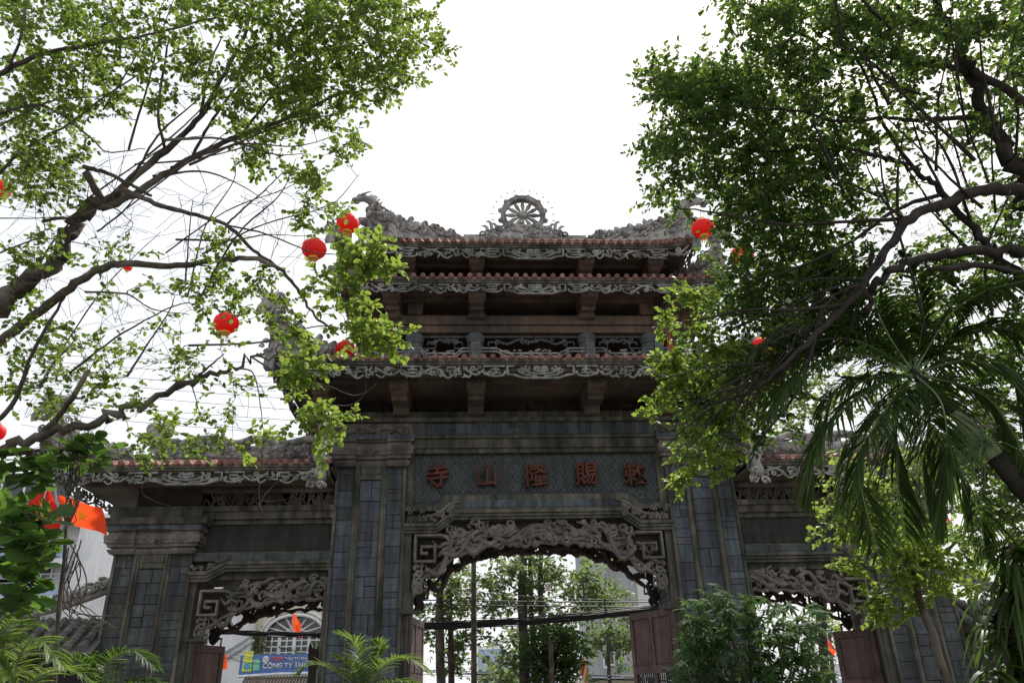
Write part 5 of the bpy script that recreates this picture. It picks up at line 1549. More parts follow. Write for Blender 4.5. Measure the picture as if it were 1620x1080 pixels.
LANT = [(550,354,18),(497,394,19),(358,511,17),(1112,361,18)]
def blocked(p):
    v = np.asarray(p)-CAM; z = v@_f
    x = 810+FOC*(v@_r)/z; y = 540-FOC*(v@_u)/z
    return any((x-a)**2+(y-b)**2 < c*c for a, b, c in LANT)
class Tree:
    def __init__(s, name, label, cat, base, bark, leafm, group=None, leafL=.046, leafW=.033, step=.030):
        s.t = thing(name, label, cat, base, group); s.base = np.array(base, float)
        s.bark, s.leafm = bark, leafm
        s.np_ = []; s.nr_ = []
        s.limbs = MB(); s.twigs = MB()
        s.P, s.D, s.N, s.L, s.Wd = [], [], [], [], []
        s.P2, s.D2, s.N2, s.L2, s.W2 = [], [], [], [], []
        s.lL, s.lW, s.step = leafL, leafW, step
        s.rk = 1.0; s.spread = 1.0; s.yf = .16
    def limb(s, pts, r0, r1, jit=.02, n=8, world=False, knob=True, reg=True):
        """pts: (px,py,depth) or world points"""
        w_ = [np.array(p, float) if world else W(*p) for p in pts]
        r0 *= s.rk; r1 *= s.rk
        c = [np.array(q) for q in crv(w_, 6)]
        L = sum(np.linalg.norm(b-a) for a, b in zip(c[:-1], c[1:])); m = len(c)
        out = []; rr = []
        for i, p in enumerate(c):
            t = i/(m-1)
            out.append(p+nr.normal(0, 1, 3)*jit*min(1, r0*8)); rr.append((r0+(r1-r0)*t)*(1+(nr.uniform(-.1,.1) if knob else 0)))
        s.limbs.tube(out, rr, n=n)
        if reg:
            for i, p in enumerate(out):
                s.np_.append(p); s.nr_.append(rr[i])
                if i < m-1: s.np_.append((p+out[i+1])/2); s.nr_.append(rr[i])
    def twig(s, A, B, r, leaves=True, sag=.1, frac=.55, dens=1.0, yl=False, rmin=.0022):
        A = np.array(A); B = np.array(B); d = B-A; L = np.linalg.norm(d)
        if L < 1e-3: return
        k = max(4, int(L/.10)); pts = []
        off = nr.normal(0, 1, 3)*L*(.13 if leaves else .09)
        for i in range(k+1):
            t = i/k
            p = A+d*t+off*math.sin(math.pi*t)*(1-.3*t)+np.array([0,0,1])*sag*L*(math.sin(math.pi*t)*.6) + (nr.normal(0,1,3)*(.008 if leaves else .004) if 0 < i < k else 0)
            pts.append(p)
        rs = [max(rmin, r*(1-.75*i/k)) for i in range(k+1)]
        s.twigs.tube(pts, rs, n=4 if r < .01 else 5, cap=False)
        for p, r_ in zip(pts[1:], rs[1:]): s.np_.append(p); s.nr_.append(r_)
        if leaves: s.leafline(pts, frac, dens, yl)
        return pts
    def leafline(s, pts, frac, dens, yl=False):
        pts = np.array(pts); seg = np.linalg.norm(np.diff(pts, axis=0), axis=1); cum = np.concatenate([[0], np.cumsum(seg)]); L = cum[-1]
        u = L*(1-frac)+nr.uniform(0, s.step)
        k = 0
        while u < L:
            i = min(len(seg)-1, np.searchsorted(cum, u)-1); i = max(i, 0)
            p = pts[i]+(pts[i+1]-pts[i])*((u-cum[i])/max(seg[i],1e-6)); d = (pts[i+1]-pts[i])/max(seg[i],1e-6)
            side = np.cross(d, [0,0,1]); side = side/max(np.linalg.norm(side),1e-6)
            for sg in (1,-1):
                dd = d*nr.uniform(.2,.9)+side*sg*nr.uniform(.6,1.0)+np.array([0,0,nr.uniform(-.45,.25)])+nr.normal(0,.25,3)
                f = nr.uniform(.5, 1.35)
                if blocked(p): continue
                if nr.uniform(0,1) < .12: f *= .55
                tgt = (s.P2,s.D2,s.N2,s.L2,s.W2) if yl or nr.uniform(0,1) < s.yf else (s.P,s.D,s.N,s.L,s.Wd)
                tgt[0].append(p+nr.normal(0,.006,3)); tgt[1].append(dd); tgt[2].append(np.array([0,0,1])+nr.normal(0,.85,3)); tgt[3].append(s.lL*f); tgt[4].append(s.lW*f)
            u += s.step/dens*nr.uniform(.7,1.3); k += 1
        dd = pts[-1]-pts[-2]
        tgt = (s.P2,s.D2,s.N2,s.L2,s.W2) if yl else (s.P,s.D,s.N,s.L,s.Wd)
        tgt[0].append(pts[-1]); tgt[1].append(dd); tgt[2].append(np.array([0,0,1])+nr.normal(0,.3,3)); tgt[3].append(s.lL); tgt[4].append(s.lW)
    def grow(s, clusters, d0, dj, leaves=True, sag=.08, frac=.6, dens=1.0, sub=3, subL=.22, yl=False, tw=.55):
        """clusters (px,py,r,n[,d]); each target gets a twig from the nearest wood, plus side sprigs"""
        T = []
        for c in clusters:
            x, y, r, n = c[:4]; dd = c[4] if len(c) > 4 else d0
            for _ in range(int(n)):
                a = nr.uniform(0, 2*math.pi); q = s.spread*r*abs(nr.normal(0,.62))
                T.append(W(x+q*math.cos(a), y+q*math.sin(a), dd+nr.uniform(-dj, dj)))
        T = np.array(T); A = np.array(s.np_)
        dist = np.array([np.min(np.linalg.norm(A-t, axis=1)) for t in T])
        for i in np.argsort(dist):
            A = np.array(s.np_); dd = np.linalg.norm(A-T[i], axis=1); j = int(np.argmin(dd+.02*nr.uniform(0,1,len(dd))))
            L = dd[j]
            if L > 1.6: # pull far targets in
                pass
            r = min(s.nr_[j]*.75, .0035+.007*L)
            pts = s.twig(A[j], T[i], r, leaves, sag, frac, dens, yl)
            if pts is None: continue
            for k in range(sub):
                b = pts[int(len(pts)*nr.uniform(.25,.95))]
                dr = T[i]-A[j]; dr = dr/max(np.linalg.norm(dr),1e-6)
                e = dr*nr.uniform(.1,.9)+nr.normal(0,1,3)*np.array([.6,.6,.45]); e = e/np.linalg.norm(e)
                l = subL*nr.uniform(.5,1.3)
                s.twig(b, b+e*l, r*.5, leaves, .05, .8, dens, yl, rmin=.0016)
    def finish(s, shape='oval', mat2=None, crown='crown', bare=False):
        local(s.t, s.limbs.build('trunk', M[s.bark], None, smooth=True))
        local(s.t, s.twigs.build('twigs', M[s.bark], None))
        if s.P: local(s.t, leaf_mesh(crown, s.P, s.D, s.N, s.L, s.Wd, M[s.leafm], None, shape))
        if s.P2: local(s.t, leaf_mesh('sun_tinted_and_young_leaves' if mat2 is None else 'young_leaves', s.P2, s.D2, s.N2, s.L2, s.W2, M[mat2 or 'leafY'], None, shape))  # lighter leaf colour: sunlight painted into bright sprays, plus scattered young leaves
        s.cnt = len(s.P)+len(s.P2)

# ---------------- big tree on the left
base = W(-420, 1000, 5.6); base[2] = 0
lt = Tree('courtyard_tree', 'leaning tree on the left with dark limbs and small rounded leaves reaching over the gate', 'tree', tuple(base), 'barkp', 'leafL', leafL=.039, leafW=.027, step=.026)
lt.rk = .66; lt.spread = 1.08
fork = W(-70, 590, 5.6)
lt.limb([base, base+[.05,.1,.9], (base+fork)/2+[.05,.1,.25], fork], .20, .12, world=True, n=12, jit=.05)
mdt = (base+fork)/2+[.05,.1,.25]
for q_, r_a in (((-80,620,5.4),.07),((-40,690,5.2),.045)):
    lt.limb([fork-np.array([0,0,.3]), (fork+W(*q_))/2-[0,0,.12], W(*q_)], r_a*1.3, r_a, world=True, n=8, jit=0)
lt.limb([mdt, (mdt+W(-80,760,5.2))/2+[0,0,-.03], W(-80,760,5.2)], .10, .065, world=True, n=8, jit=0)
lt.limb([(-70,590,5.6),(-120,450,5.6),(-60,330,5.5)], .05, .03)
lt.limb([(-70,590,5.6),(-140,400,5.6),(-110,250,5.6),(-60,160,5.6)], .06, .04)
lt.limb([(-110,250,5.6),(-60,185,5.5)], .03, .03)
lt.limb([(-70,590,5.6),(0,485,5.6),(60,440,5.6),(100,400,5.7),(128,350,5.8),(160,325,5.8)], .105, .07, n=10, jit=.05)
lt.limb([(160,330,5.8),(152,300,5.8),(134,272,5.8)], .05, .04)
lt.limb([(132,264,5.8),(165,272,5.8),(205,292,5.8),(240,310,5.9)], .028, .018)
A1 = [(158,328,5.8),(200,290,5.9),(262,238,6),(318,182,6.1),(350,125,6.2),(390,48,6.2),(402,-20,6.2)]
lt.limb(A1, .05, .014)
lt.limb([(318,182,6.1),(330,110,6.1),(350,60,6.2)], .02, .008)
lt.limb([(160,330,5.8),(225,300,5.9),(295,255,6.0),(380,215,6.1),(450,190,6.1),(530,152,6.2),(600,140,6.2),(665,122,6.3)], .05, .006)
lt.limb([(262,238,6),(250,180,5.9),(262,90,5.9),(268,60,5.9)], .02, .008)
lt.limb([(178,310,5.8),(215,270,5.8),(250,215,5.7),(310,160,5.7)], .022, .008)
lt.limb([(300,255,6),(330,200,6.2),(380,130,6.3),(440,70,6.4),(490,60,6.4)], .022, .006)
lt.limb([(380,215,6.1),(430,150,6.3),(470,90,6.3),(520,60,6.4),(590,30,6.4)], .018, .005)
lt.limb([(195,300,5.8),(245,322,5.7),(300,338,5.7),(358,356,5.7),(400,395,5.6),(440,424,5.5)], .03, .018)
lt.limb([(358,356,5.7),(385,330,5.7),(420,300,5.7),(450,270,5.8)], .014, .005)
lt.limb([(358,356,5.7),(420,370,5.7),(500,400,5.6),(560,400,5.6)], .012, .004)
lt.limb([(-80,620,5.4),(0,540,5.3),(60,495,5.3),(110,455,5.3),(160,426,5.3),(205,417,5.3),(280,420,5.3),(350,412,5.3),(400,409,5.3),(440,425,5.3),(470,456,5.3),(500,500,5.3),(535,530,5.3)], .055, .010, n=9)
lt.limb([(135,462,5.3),(200,465,5.3),(240,488,5.3),(300,498,5.4)], .012, .004)
lt.limb([(-80,760,5.2),(0,715,5.2),(60,688,5.2),(150,668,5.2),(200,648,5.3),(265,622,5.3),(318,601,5.3),(362,585,5.3),(400,566,5.3),(440,558,5.4)], .062, .010, n=9, jit=.06)
lt.limb([(60,690,5.2),(100,650,5.2),(140,585,5.2)], .034, .024)
lt.limb([(262,622,5.3),(300,605,5.3),(330,580,5.2),(355,560,5.2)], .02, .006)
lt.limb([(372,582,5.3),(400,590,5.3),(412,640,5.3),(418,700,5.3)], .010, .003)
lt.limb([(400,566,5.3),(450,600,5.3),(500,650,5.3),(530,690,5.3)], .010, .003)
lt.limb([(-60,160,5.6),(0,118,5.6),(60,88,5.7),(150,70,5.8),(250,52,5.9),(350,24,6.0)], .035, .010)
lt.limb([(-60,330,5.5),(0,272,5.5),(40,235,5.6),(110,195,5.7),(200,130,5.8),(300,70,6.0)], .022, .006)
lt.limb([(-60,185,5.5),(0,178,5.5),(70,168,5.6),(140,215,5.7),(170,240,5.7),(230,235,5.8)], .020, .005)
lt.limb([(15,108,5.6),(35,50,5.6),(45,-20,5.6)], .018, .010)
lt.limb([(-40,690,5.2),(20,640,5.2),(50,560,5.2),(90,490,5.3),(120,440,5.3)], .030, .010)
lt.limb([(0,400,5.5),(60,378,5.6),(110,382,5.7),(160,392,5.7)], .010, .004)
lt.limb([(-20,345,5.5),(60,345,5.6),(130,340,5.7)], .008, .004)
for _ in range(26):
    x0, y0 = nr.uniform(-20,330), nr.uniform(150,640); a = nr.uniform(-1.5,.15); l = nr.uniform(120,300); d = nr.uniform(5.3,6.1)
    lt.limb([(x0,y0,d),(x0+l*.4*math.cos(a),y0+l*.4*math.sin(a)+nr.uniform(-15,15),d),(x0+l*.75*math.cos(a)+nr.uniform(-20,20),y0+l*.75*math.sin(a)+nr.uniform(-10,25),d+.1),(x0+l*math.cos(a),y0+l*math.sin(a)+nr.uniform(0,40),d+.1)], nr.uniform(.010,.018), .0035, n=5, jit=.02)
top = [(30,30,50,26),(110,25,50,24),(190,30,50,22),(270,20,45,18),(340,30,40,16),(420,25,45,22),(500,25,45,24),(570,20,45,22),(625,15,32,13),(60,110,45,16),(140,100,45,14),(220,90,40,12),(20,180,35,10),
       (300,90,35,12),(400,90,40,16),(470,80,45,22),(540,80,40,18),(600,70,40,13),(650,80,28,9),(690,72,16,6),(625,105,30,9),(560,125,35,12),(500,130,40,14),(440,140,35,12),(385,150,30,9),(610,140,18,5),(540,160,25,6),(480,180,35,9),(430,210,30,8),
       (370,200,30,6),(330,130,30,8),(400,250,30,5),(450,240,22,4),(250,150,30,6),(190,160,30,6),(110,160,40,10),(60,230,35,8),(20,290,25,5),(90,250,30,6),(40,150,35,8)]
lt.grow([(c[0],c[1],c[2]*1.1,c[3]*(.70 if c[1] < 100 and c[0] < 400 else .82 if c[1] < 100 else 1.1)) for c in top], 6.0, .55, dens=.95, sub=3)
mid = [(540,238,22,6),(568,232,10,3),(75,285,30,6),(110,300,20,4),(60,330,30,5),(30,410,35,7),(90,395,30,4),(150,400,25,3),(200,390,25,3),(490,275,22,6),(500,300,22,5),(530,330,18,4),(480,330,20,4),(505,365,18,3),(350,385,20,6),(360,410,22,6),(345,440,25,6),(300,470,25,4),(275,440,15,2),
       (380,460,22,5),(420,440,18,4),(370,490,20,4),(325,495,20,4),(280,555,15,3),(300,575,18,4),(270,580,12,3),(420,500,20,2),(440,535,18,3),(450,480,12,2),(470,500,15,2),(430,460,14,2),(345,545,14,2),
       (150,560,30,4),(100,540,25,4),(60,600,25,5),(170,600,25,4),(210,640,25,4),(130,640,20,3),(240,700,22,6),(270,690,18,4),(300,710,20,4),(230,740,20,4),(350,690,16,3),(370,650,10,2),(380,620,12,2),(320,660,12,2),(40,500,25,4)]
lt.grow([(40,190,40,8),(90,220,40,7),(30,270,35,6),(60,380,40,5),(20,460,40,6),(90,520,30,5),(40,560,40,6),(20,620,30,6),(110,600,30,5),(180,560,25,4),(160,480,25,3),(230,450,20,2),(260,520,20,3),(90,640,25,5)], 5.7, .4, dens=.9, sub=2, subL=.16)
lt.grow(mid, 5.4, .35, dens=.9, sub=2, subL=.16)
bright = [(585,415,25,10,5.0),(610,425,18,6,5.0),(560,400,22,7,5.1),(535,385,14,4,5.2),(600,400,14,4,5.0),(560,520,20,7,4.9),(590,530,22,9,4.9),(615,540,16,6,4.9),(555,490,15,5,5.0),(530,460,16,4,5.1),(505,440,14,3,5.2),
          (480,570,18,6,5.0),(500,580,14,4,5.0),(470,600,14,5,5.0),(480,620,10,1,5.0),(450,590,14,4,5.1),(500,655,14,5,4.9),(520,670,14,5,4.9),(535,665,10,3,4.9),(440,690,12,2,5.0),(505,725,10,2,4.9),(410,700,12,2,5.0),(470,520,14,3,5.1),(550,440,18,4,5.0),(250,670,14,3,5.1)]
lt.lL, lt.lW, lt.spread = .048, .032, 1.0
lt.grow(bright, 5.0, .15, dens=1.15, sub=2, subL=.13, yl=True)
bare = [(110,250,90,12),(60,420,80,12),(200,350,80,8),(170,520,80,10),(80,590,70,8),(300,380,80,7),(420,330,60,6),(330,300,50,5),(250,560,50,5),(450,400,50,3),(130,700,70,6),(400,640,50,4),(60,320,70,10)]
lt.grow(bare, 5.5, .35, leaves=False, sub=3, subL=.38, sag=.06)
lt.grow([(330,120,160,10),(120,120,110,8),(470,100,80,5)], 6.0, .4, leaves=False, sub=2, subL=.4, sag=.05)
# hanging bare runners over the gate
for p in ([(555,470,5),(585,490,5),(610,470,5),(613,440,5)],[(560,560,4.9),(600,545,4.9),(630,520,4.9),(632,505,4.9)],[(520,610,4.9),(560,625,4.9),(590,612,4.9),(605,590,4.9)],[(520,640,4.9),(555,640,4.9),(578,620,4.9),(575,585,4.9)],[(500,660,4.9),(540,680,4.9),(560,682,4.9),(566,672,4.9)],[(265,700,5),(225,770,5),(240,790,5),(270,800,5)],[(418,690,5),(410,770,5),(412,800,5),(418,812,5)],[(440,760,5),(415,790,5),(450,790,5),(465,782,5)]):
    lt.limb(p, .0035, .0018, n=4, jit=.02, knob=False, reg=False)
lt.finish()

# ---------------- tangle of pale bare stems low on the left
base = W(110, 1120, 5.0); base[2] = 0
bs = Tree('bare_bush', 'tangle of pale leafless curved stems in front of the left outer pillar', 'bush', tuple(base), 'barkp', 'leafL')
root = W(105, 830, 5.0)
bs.limb([base, (base+root)/2+[.04,.02,0], root], .022, .012, world=True, n=6)
q = random.Random(8)
for i in range(26):
    x1 = q.uniform(70, 200); y1 = q.uniform(760, 990)
    up_ = q.random() < .45
    if up_: pts = [(105,830,5),(q.uniform(100,130),q.uniform(790,820),5),(q.uniform(90,140),q.uniform(700,770),5),(q.uniform(60,190),q.uniform(640,740),5)]
    else:
        pts = [(q.uniform(100,130),q.uniform(840,900),5),(q.uniform(95,140),q.uniform(900,950),5),(q.uniform(100,150),q.uniform(960,985),5),(q.uniform(150,190),q.uniform(950,999),4.95),(q.uniform(190,206),q.uniform(880,980),4.9)]
    bs.limb(pts, .005, .0018, n=4, jit=.06, knob=False, reg=False)
bs.finish()

# ---------------- big tree on the right
base = W(1900, 1000, 6.0); base[2] = 0
rt = Tree('courtyard_tree', 'dense dark green tree filling the upper right with crossing dark limbs', 'tree', tuple(base), 'barkd', 'leafR', leafL=.041, leafW=.025, step=.024)
rt.rk = .85; rt.spread = 1.3
fk = W(1700, 480, 5.65)
rt.limb([base, base+[-.05,.05,1.0], (base+fk)/2+[.1,.1,.2], fk], .24, .125, world=True, n=12, jit=.03)
for q_, r_a in (((1690,460,5.65),.11),((1700,520,5.45),.075),((1720,420,5.35),.075),((1640,440,5.15),.05)):
    rt.limb([fk-np.array([0,0,.25]), (fk+W(*q_))/2-[0,0,.02], W(*q_)], r_a*1.2, r_a, world=True, n=9, jit=.0)
rt.limb([(1690,460,5.65),(1740,330,5.7),(1690,200,5.65)], .07, .045)
rt.limb([(1690,460,5.65),(1690,370,5.5),(1640,300,5.45)], .06, .045)
rt.limb([(1690,460,5.65),(1640,350,5.65),(1605,262,5.65),(1575,220,5.75),(1556,180,5.75),(1541,117,5.75),(1510,60,5.85),(1478,-10,5.95)], .085, .03, n=10, jit=.05)
rt.limb([(1700,520,5.45),(1640,470,5.45),(1587,412,5.45),(1541,362,5.45),(1492,307,5.55),(1455,278,5.55),(1400,250,5.65),(1340,240,5.65)], .05, .012, n=8, jit=.05)
rt.limb([(1720,420,5.35),(1640,402,5.35),(1540,398,5.25),(1450,408,5.25),(1405,430,5.15),(1378,462,5.15),(1368,500,5.15)], .05, .022, n=8, jit=.05)
rt.limb([(1640,440,5.15),(1560,420,5.15),(1470,425,5.05)], .03, .02)
rt.limb([(1690,200,5.65),(1560,125,5.65),(1540,112,5.75)], .04, .03)
rt.limb([(1556,185,5.75),(1450,190,5.75),(1400,186,5.75),(1330,192,5.65),(1260,176,5.55),(1180,170,5.55),(1135,172,5.55),(1108,190,5.55)], .022, .004)
rt.limb([(1640,300,5.45),(1560,300,5.45),(1500,318,5.35),(1440,345,5.25),(1400,400,5.15),(1340,480,5.05),(1290,530,4.95),(1245,575,4.85),(1200,610,4.85),(1140,640,4.85)], .055, .010, n=8)
rt.limb([(1290,530,4.95),(1270,600,4.85),(1240,650,4.85),(1200,700,4.85),(1185,740,4.85)], .016, .005)
rt.limb([(1340,480,5.05),(1260,490,4.95),(1180,490,4.95),(1110,505,4.95),(1080,510,4.95)], .014, .004)
rt.limb([(1492,307,5.55),(1420,330,5.45),(1350,380,5.35),(1270,420,5.25),(1200,440,5.25),(1160,430,5.25)], .02, .005)
rt.limb([(1440,345,5.25),(1350,350,5.35),(1250,355,5.35),(1180,345,5.35),(1100,332,5.35),(1060,330,5.35)], .018, .004)
rt.limb([(1541,117,5.75),(1440,90,5.85),(1340,90,5.95),(1260,50,5.95),(1180,5,5.95)], .03, .006)
rt.limb([(1400,250,5.65),(1310,230,5.75),(1220,240,5.75),(1130,230,5.75),(1060,215,5.75)], .018, .005)
rt.limb([(1510,60,5.85),(1430,20,5.95),(1380,-30,5.95)], .03, .012)
rt.limb([(1455,280,5.55),(1400,200,5.75),(1370,120,5.85),(1330,40,5.95)], .02, .008)
for p in ([(1540,365,5.45),(1500,250,5.45),(1430,150,5.45),(1390,80,5.45)],[(1605,262,5.65),(1610,180,5.65),(1600,90,5.65),(1620,0,5.65)],[(1470,560,5.15),(1450,460,5.15),(1400,300,5.25),(1390,210,5.35)],[(1570,500,5.15),(1560,400,5.25),(1600,300,5.25)],[(1440,350,5.25),(1400,320,5.25),(1370,260,5.35)],[(1500,318,5.35),(1460,240,5.45),(1440,180,5.45)]):
    rt.limb(p, .014, .006)
for _ in range(34):
    t_ = nr.uniform(0,1); x0, y0 = 1400-230*t_+nr.uniform(-10,10), 400+215*t_+nr.uniform(-10,10); a = nr.uniform(1.7,3.3); l = nr.uniform(60,190); d = 5.1-.3*t_
    rt.limb([(x0,y0,d),(x0+l*.5*math.cos(a),y0+l*.5*math.sin(a)-8,d),(x0+l*math.cos(a),y0+l*math.sin(a),d)], nr.uniform(.006,.012), .003, n=4, jit=.02)
for _ in range(22):
    x0, y0 = nr.uniform(1330,1600), nr.uniform(60,420); a = nr.uniform(-2.9,-1.4); l = nr.uniform(90,260); d = nr.uniform(5.3,5.7)
    rt.limb([(x0,y0,d),(x0+l*.5*math.cos(a)-8,y0+l*.5*math.sin(a)-8,d),(x0+l*math.cos(a),y0+l*math.sin(a),d)], nr.uniform(.010,.020), .004, n=5, jit=.02)
r_top = [(1170,10,28,9),(1200,35,25,7),(1250,20,45,20),(1320,30,45,22),(1400,30,45,20),(1480,30,45,20),(1560,40,45,20),(1620,30,40,16),(1230,80,35,13),(1290,100,45,20),(1370,100,45,18),(1450,100,40,14),(1530,110,40,12),(1600,120,45,15),
         (1200,110,25,8),(1050,125,22,9),(1080,135,28,12),(1110,125,28,12),(1140,140,28,12),(1175,145,28,11),(1060,160,24,7),(1100,170,32,14),(1150,180,38,17),(1040,225,18,8),(1060,235,22,9),(1090,215,24,10),(1220,160,40,18),(1290,170,40,17),(1360,170,38,13),(1430,160,35,10),
         (1500,180,30,8),(1570,190,35,9),(1130,230,32,15),(1190,230,40,20),(1250,240,40,20),(1310,240,38,16),(1370,230,30,9),(1440,230,28,6),(1550,240,30,5),(1620,220,30,8),(1160,280,35,17),(1220,290,40,20),(1280,300,40,16),(1340,300,32,10),
         (1180,330,35,15),(1240,340,38,16),(1300,350,38,13),(1360,330,25,6),(1065,290,20,6),(1100,300,24,7),(1050,315,16,4),(1150,335,14,3),(1120,275,18,5),(1190,380,30,11),(1250,395,35,15),(1310,400,35,13),(1180,420,28,12),(1230,440,32,15),(1280,450,34,15),(1340,440,34,10),(1160,450,28,13),
         (1190,480,32,14),(1240,500,34,15),(1300,500,34,13),(1150,490,22,9),(1400,300,25,4),(1480,380,30,5),(1540,320,25,4),(1600,340,25,5),(1620,290,20,4)]
rt.grow([(c[0],c[1],c[2],c[3]*(1.15 if 1120 < c[0] < 1420 and 190 < c[1] < 520 else 1.1)) for c in r_top], 6.0, .6, dens=1.05, sub=3)
r_mid = [(1530,720,35,10),(1600,730,40,12),(1560,790,35,8),(1610,820,40,12),(1540,850,30,7),(1480,600,40,8),(1600,640,40,10),(1300,470,50,22),(1350,510,50,20),(1400,540,45,16),(1300,560,45,14),(1330,430,45,16),(1560,620,45,12),(1600,560,45,14),(1500,610,40,8),(1590,680,40,10),(1450,500,40,12),(1560,430,45,12),(1500,400,40,8),(1620,740,40,10),(1590,790,40,8),(1490,440,40,12),(1550,470,45,14),(1610,500,40,12),(1430,480,30,9),(1590,380,25,6),(1460,530,40,9),(1530,560,45,8),(1600,600,40,8),(1220,560,32,12),(1260,560,32,10),(1180,550,32,12),(1150,590,32,12),(1200,610,32,12),(1110,570,26,9),(1240,620,26,8),(1170,640,28,10),(1120,630,26,9),(1140,680,24,7),(1090,610,18,5),(1100,700,20,5),(1190,690,24,6),(1220,660,22,5)]
rt.grow(r_mid, 5.6, .35, dens=1.0, sub=3, subL=.18)
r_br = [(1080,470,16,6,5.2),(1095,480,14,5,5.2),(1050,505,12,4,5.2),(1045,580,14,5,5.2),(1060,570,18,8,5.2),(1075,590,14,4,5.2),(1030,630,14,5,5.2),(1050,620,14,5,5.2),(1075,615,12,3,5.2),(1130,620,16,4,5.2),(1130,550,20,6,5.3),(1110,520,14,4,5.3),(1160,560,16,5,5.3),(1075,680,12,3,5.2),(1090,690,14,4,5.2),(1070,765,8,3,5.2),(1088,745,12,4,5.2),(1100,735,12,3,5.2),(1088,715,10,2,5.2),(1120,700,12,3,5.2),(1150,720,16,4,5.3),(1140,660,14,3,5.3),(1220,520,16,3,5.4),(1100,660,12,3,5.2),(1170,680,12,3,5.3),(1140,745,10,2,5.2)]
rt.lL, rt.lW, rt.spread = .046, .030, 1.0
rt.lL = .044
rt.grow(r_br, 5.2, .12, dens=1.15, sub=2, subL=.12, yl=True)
rt.grow([(1480,330,90,26),(1400,380,70,18),(1560,350,70,18),(1250,640,70,10),(1500,220,70,14),(1120,720,50,6),(1340,560,60,12)], 5.8, .4, leaves=False, sub=2, subL=.25, sag=.02)
rt.finish()

# ---------------- sunlit small leaved tree low on the right, behind the palm
base = W(1490, 1100, 8.5); base[2] = 0
st3 = Tree('young_tree', 'sunlit yellow green small leaved tree behind the palm, in front of the right side arch', 'tree', tuple(base), 'bark', 'leafY', leafL=.062, leafW=.046, step=.042)
hd = W(1440, 900, 8.5)
st3.limb([base, (base+hd)/2+[.1,0,.05], hd], .06, .035, world=True)
for p in ([(1440,900,8.5),(1400,930,8.4),(1370,960,8.4)],[(1440,900,8.5),(1400,850,8.5),(1350,780,8.5),(1330,750,8.6)],[(1440,900,8.5),(1470,820,8.5),(1480,740,8.6)],[(1440,900,8.5),(1500,870,8.5),(1560,800,8.5),(1600,780,8.5)],[(1400,850,8.5),(1360,830,8.4),(1320,810,8.4)]):
    st3.limb(p, .025, .006)
st3.spread = 1.15
st3.grow([(c[0],c[1],c[2],c[3]*1.5) for c in [(1345,790,28,10),(1330,750,22,7),(1370,760,26,8),(1350,840,28,9),(1390,820,30,9),(1420,770,35,9),(1400,870,28,9),(1440,860,34,12),(1470,890,34,12),(1430,920,28,10),(1480,840,30,9),(1400,960,24,9),(1385,950,16,6),(1440,960,22,6),(1500,900,26,7),(1520,850,28,6),(1570,820,30,7),(1600,850,28,8),(1540,930,24,5),(1600,900,26,5),(1450,730,30,7),(1500,750,30,6),(1590,760,30,6),(1310,830,20,5),(1530,790,26,5),(1420,800,30,8),(1480,920,30,8),(1560,880,30,7),(1360,900,24,7)]], 8.5, .3, dens=1.0, sub=2, subL=.2)
st3.finish()

# ---------------- thin foliage glimpsed beyond the wall on the right (paler, farther)
base = W(1290, 1100, 19); base[2] = 0
t4 = Tree('background_tree', 'pale green tree beyond the gate showing under the palm fronds at the right', 'tree', tuple(base), 'bark', 'leafS', leafL=.12, leafW=.08, step=.10)
hd = W(1290, 690, 19)
t4.limb([base, (base+hd)/2, hd], .14, .07, world=True)
t4.grow([(1260,640,30,8),(1290,650,34,9),(1320,630,30,8),(1350,600,36,9),(1270,600,30,8),(1400,640,40,9),(1430,560,40,10),(1480,480,45,12),(1440,620,35,8),(1520,520,45,10),(1580,560,40,8),(1240,660,18,4)], 19, .8, dens=1, sub=3, subL=.5)
t4.finish()

# ---------------- palms
def frond(tm, lm, pts, L, Wd, n=42, droop=.35, rad=.010, v=.35, jit=.1):
    """rachis through world points pts, leaflets of length L both sides; lm collects (P,D,N,L,W)"""
    c = [np.array(p) for p in crv([np.array(p, float) for p in pts], 8)]
    m = len(c)
    tm.tube(c, [rad*(1-.8*i/(m-1)) for i in range(m)], n=5)
    for i in range(n):
        t = .10+.90*i/n
        f = t*(m-1); a = min(m-2, int(f)); p = c[a]+(c[a+1]-c[a])*(f-a); d = nrm_(c[a+1]-c[a])
        sd = np.cross(d, [0,0,1]); sd = nrm_(sd); upv = np.cross(sd, d)
        prof = math.sin(math.pi*min(1,(t*.86+.12)))**.6
        for sg in (-1,1):
            dd = d*(.55+.5*t)+sd*sg*1.0+upv*v+nr.normal(0,jit,3)
            lm.append((p, nrm_(dd), L*prof*nr.uniform(.85,1.12), Wd*nr.uniform(.8,1.15), droop*nr.uniform(.7,1.4)))
def blades(name, lm, mat, parent, seg=5):
    V = []; loops = []; sizes = []
    b = 0
    for (p, d, L, w_, dr) in lm:
        d = np.array(d); up_ = np.array([0,0,1.]); s_ = np.cross(d, up_); s_ = nrm_(s_) if np.linalg.norm(s_) > 1e-3 else np.array([1.,0,0])
        s_ = nrm_(s_+nr.normal(0,.25,3))
        for i in range(seg+1):
            t = i/seg
            q = np.array(p)+d*L*t-up_*dr*L*t*t
            wv = w_*(min(1, .35+2.4*t))*(1-t**2.5)*.5
            V.append(q+s_*wv+up_*wv*.35); V.append(q-s_*wv+up_*wv*.35) if False else V.append(q-s_*wv+up_*wv*.1)
        for i in range(seg):
            a = b+2*i; loops += [a, a+1, a+3, a+2]; sizes.append(4)
        b += 2*(seg+1)
    return fastmesh(name, np.array(V), loops, sizes, mat, parent)
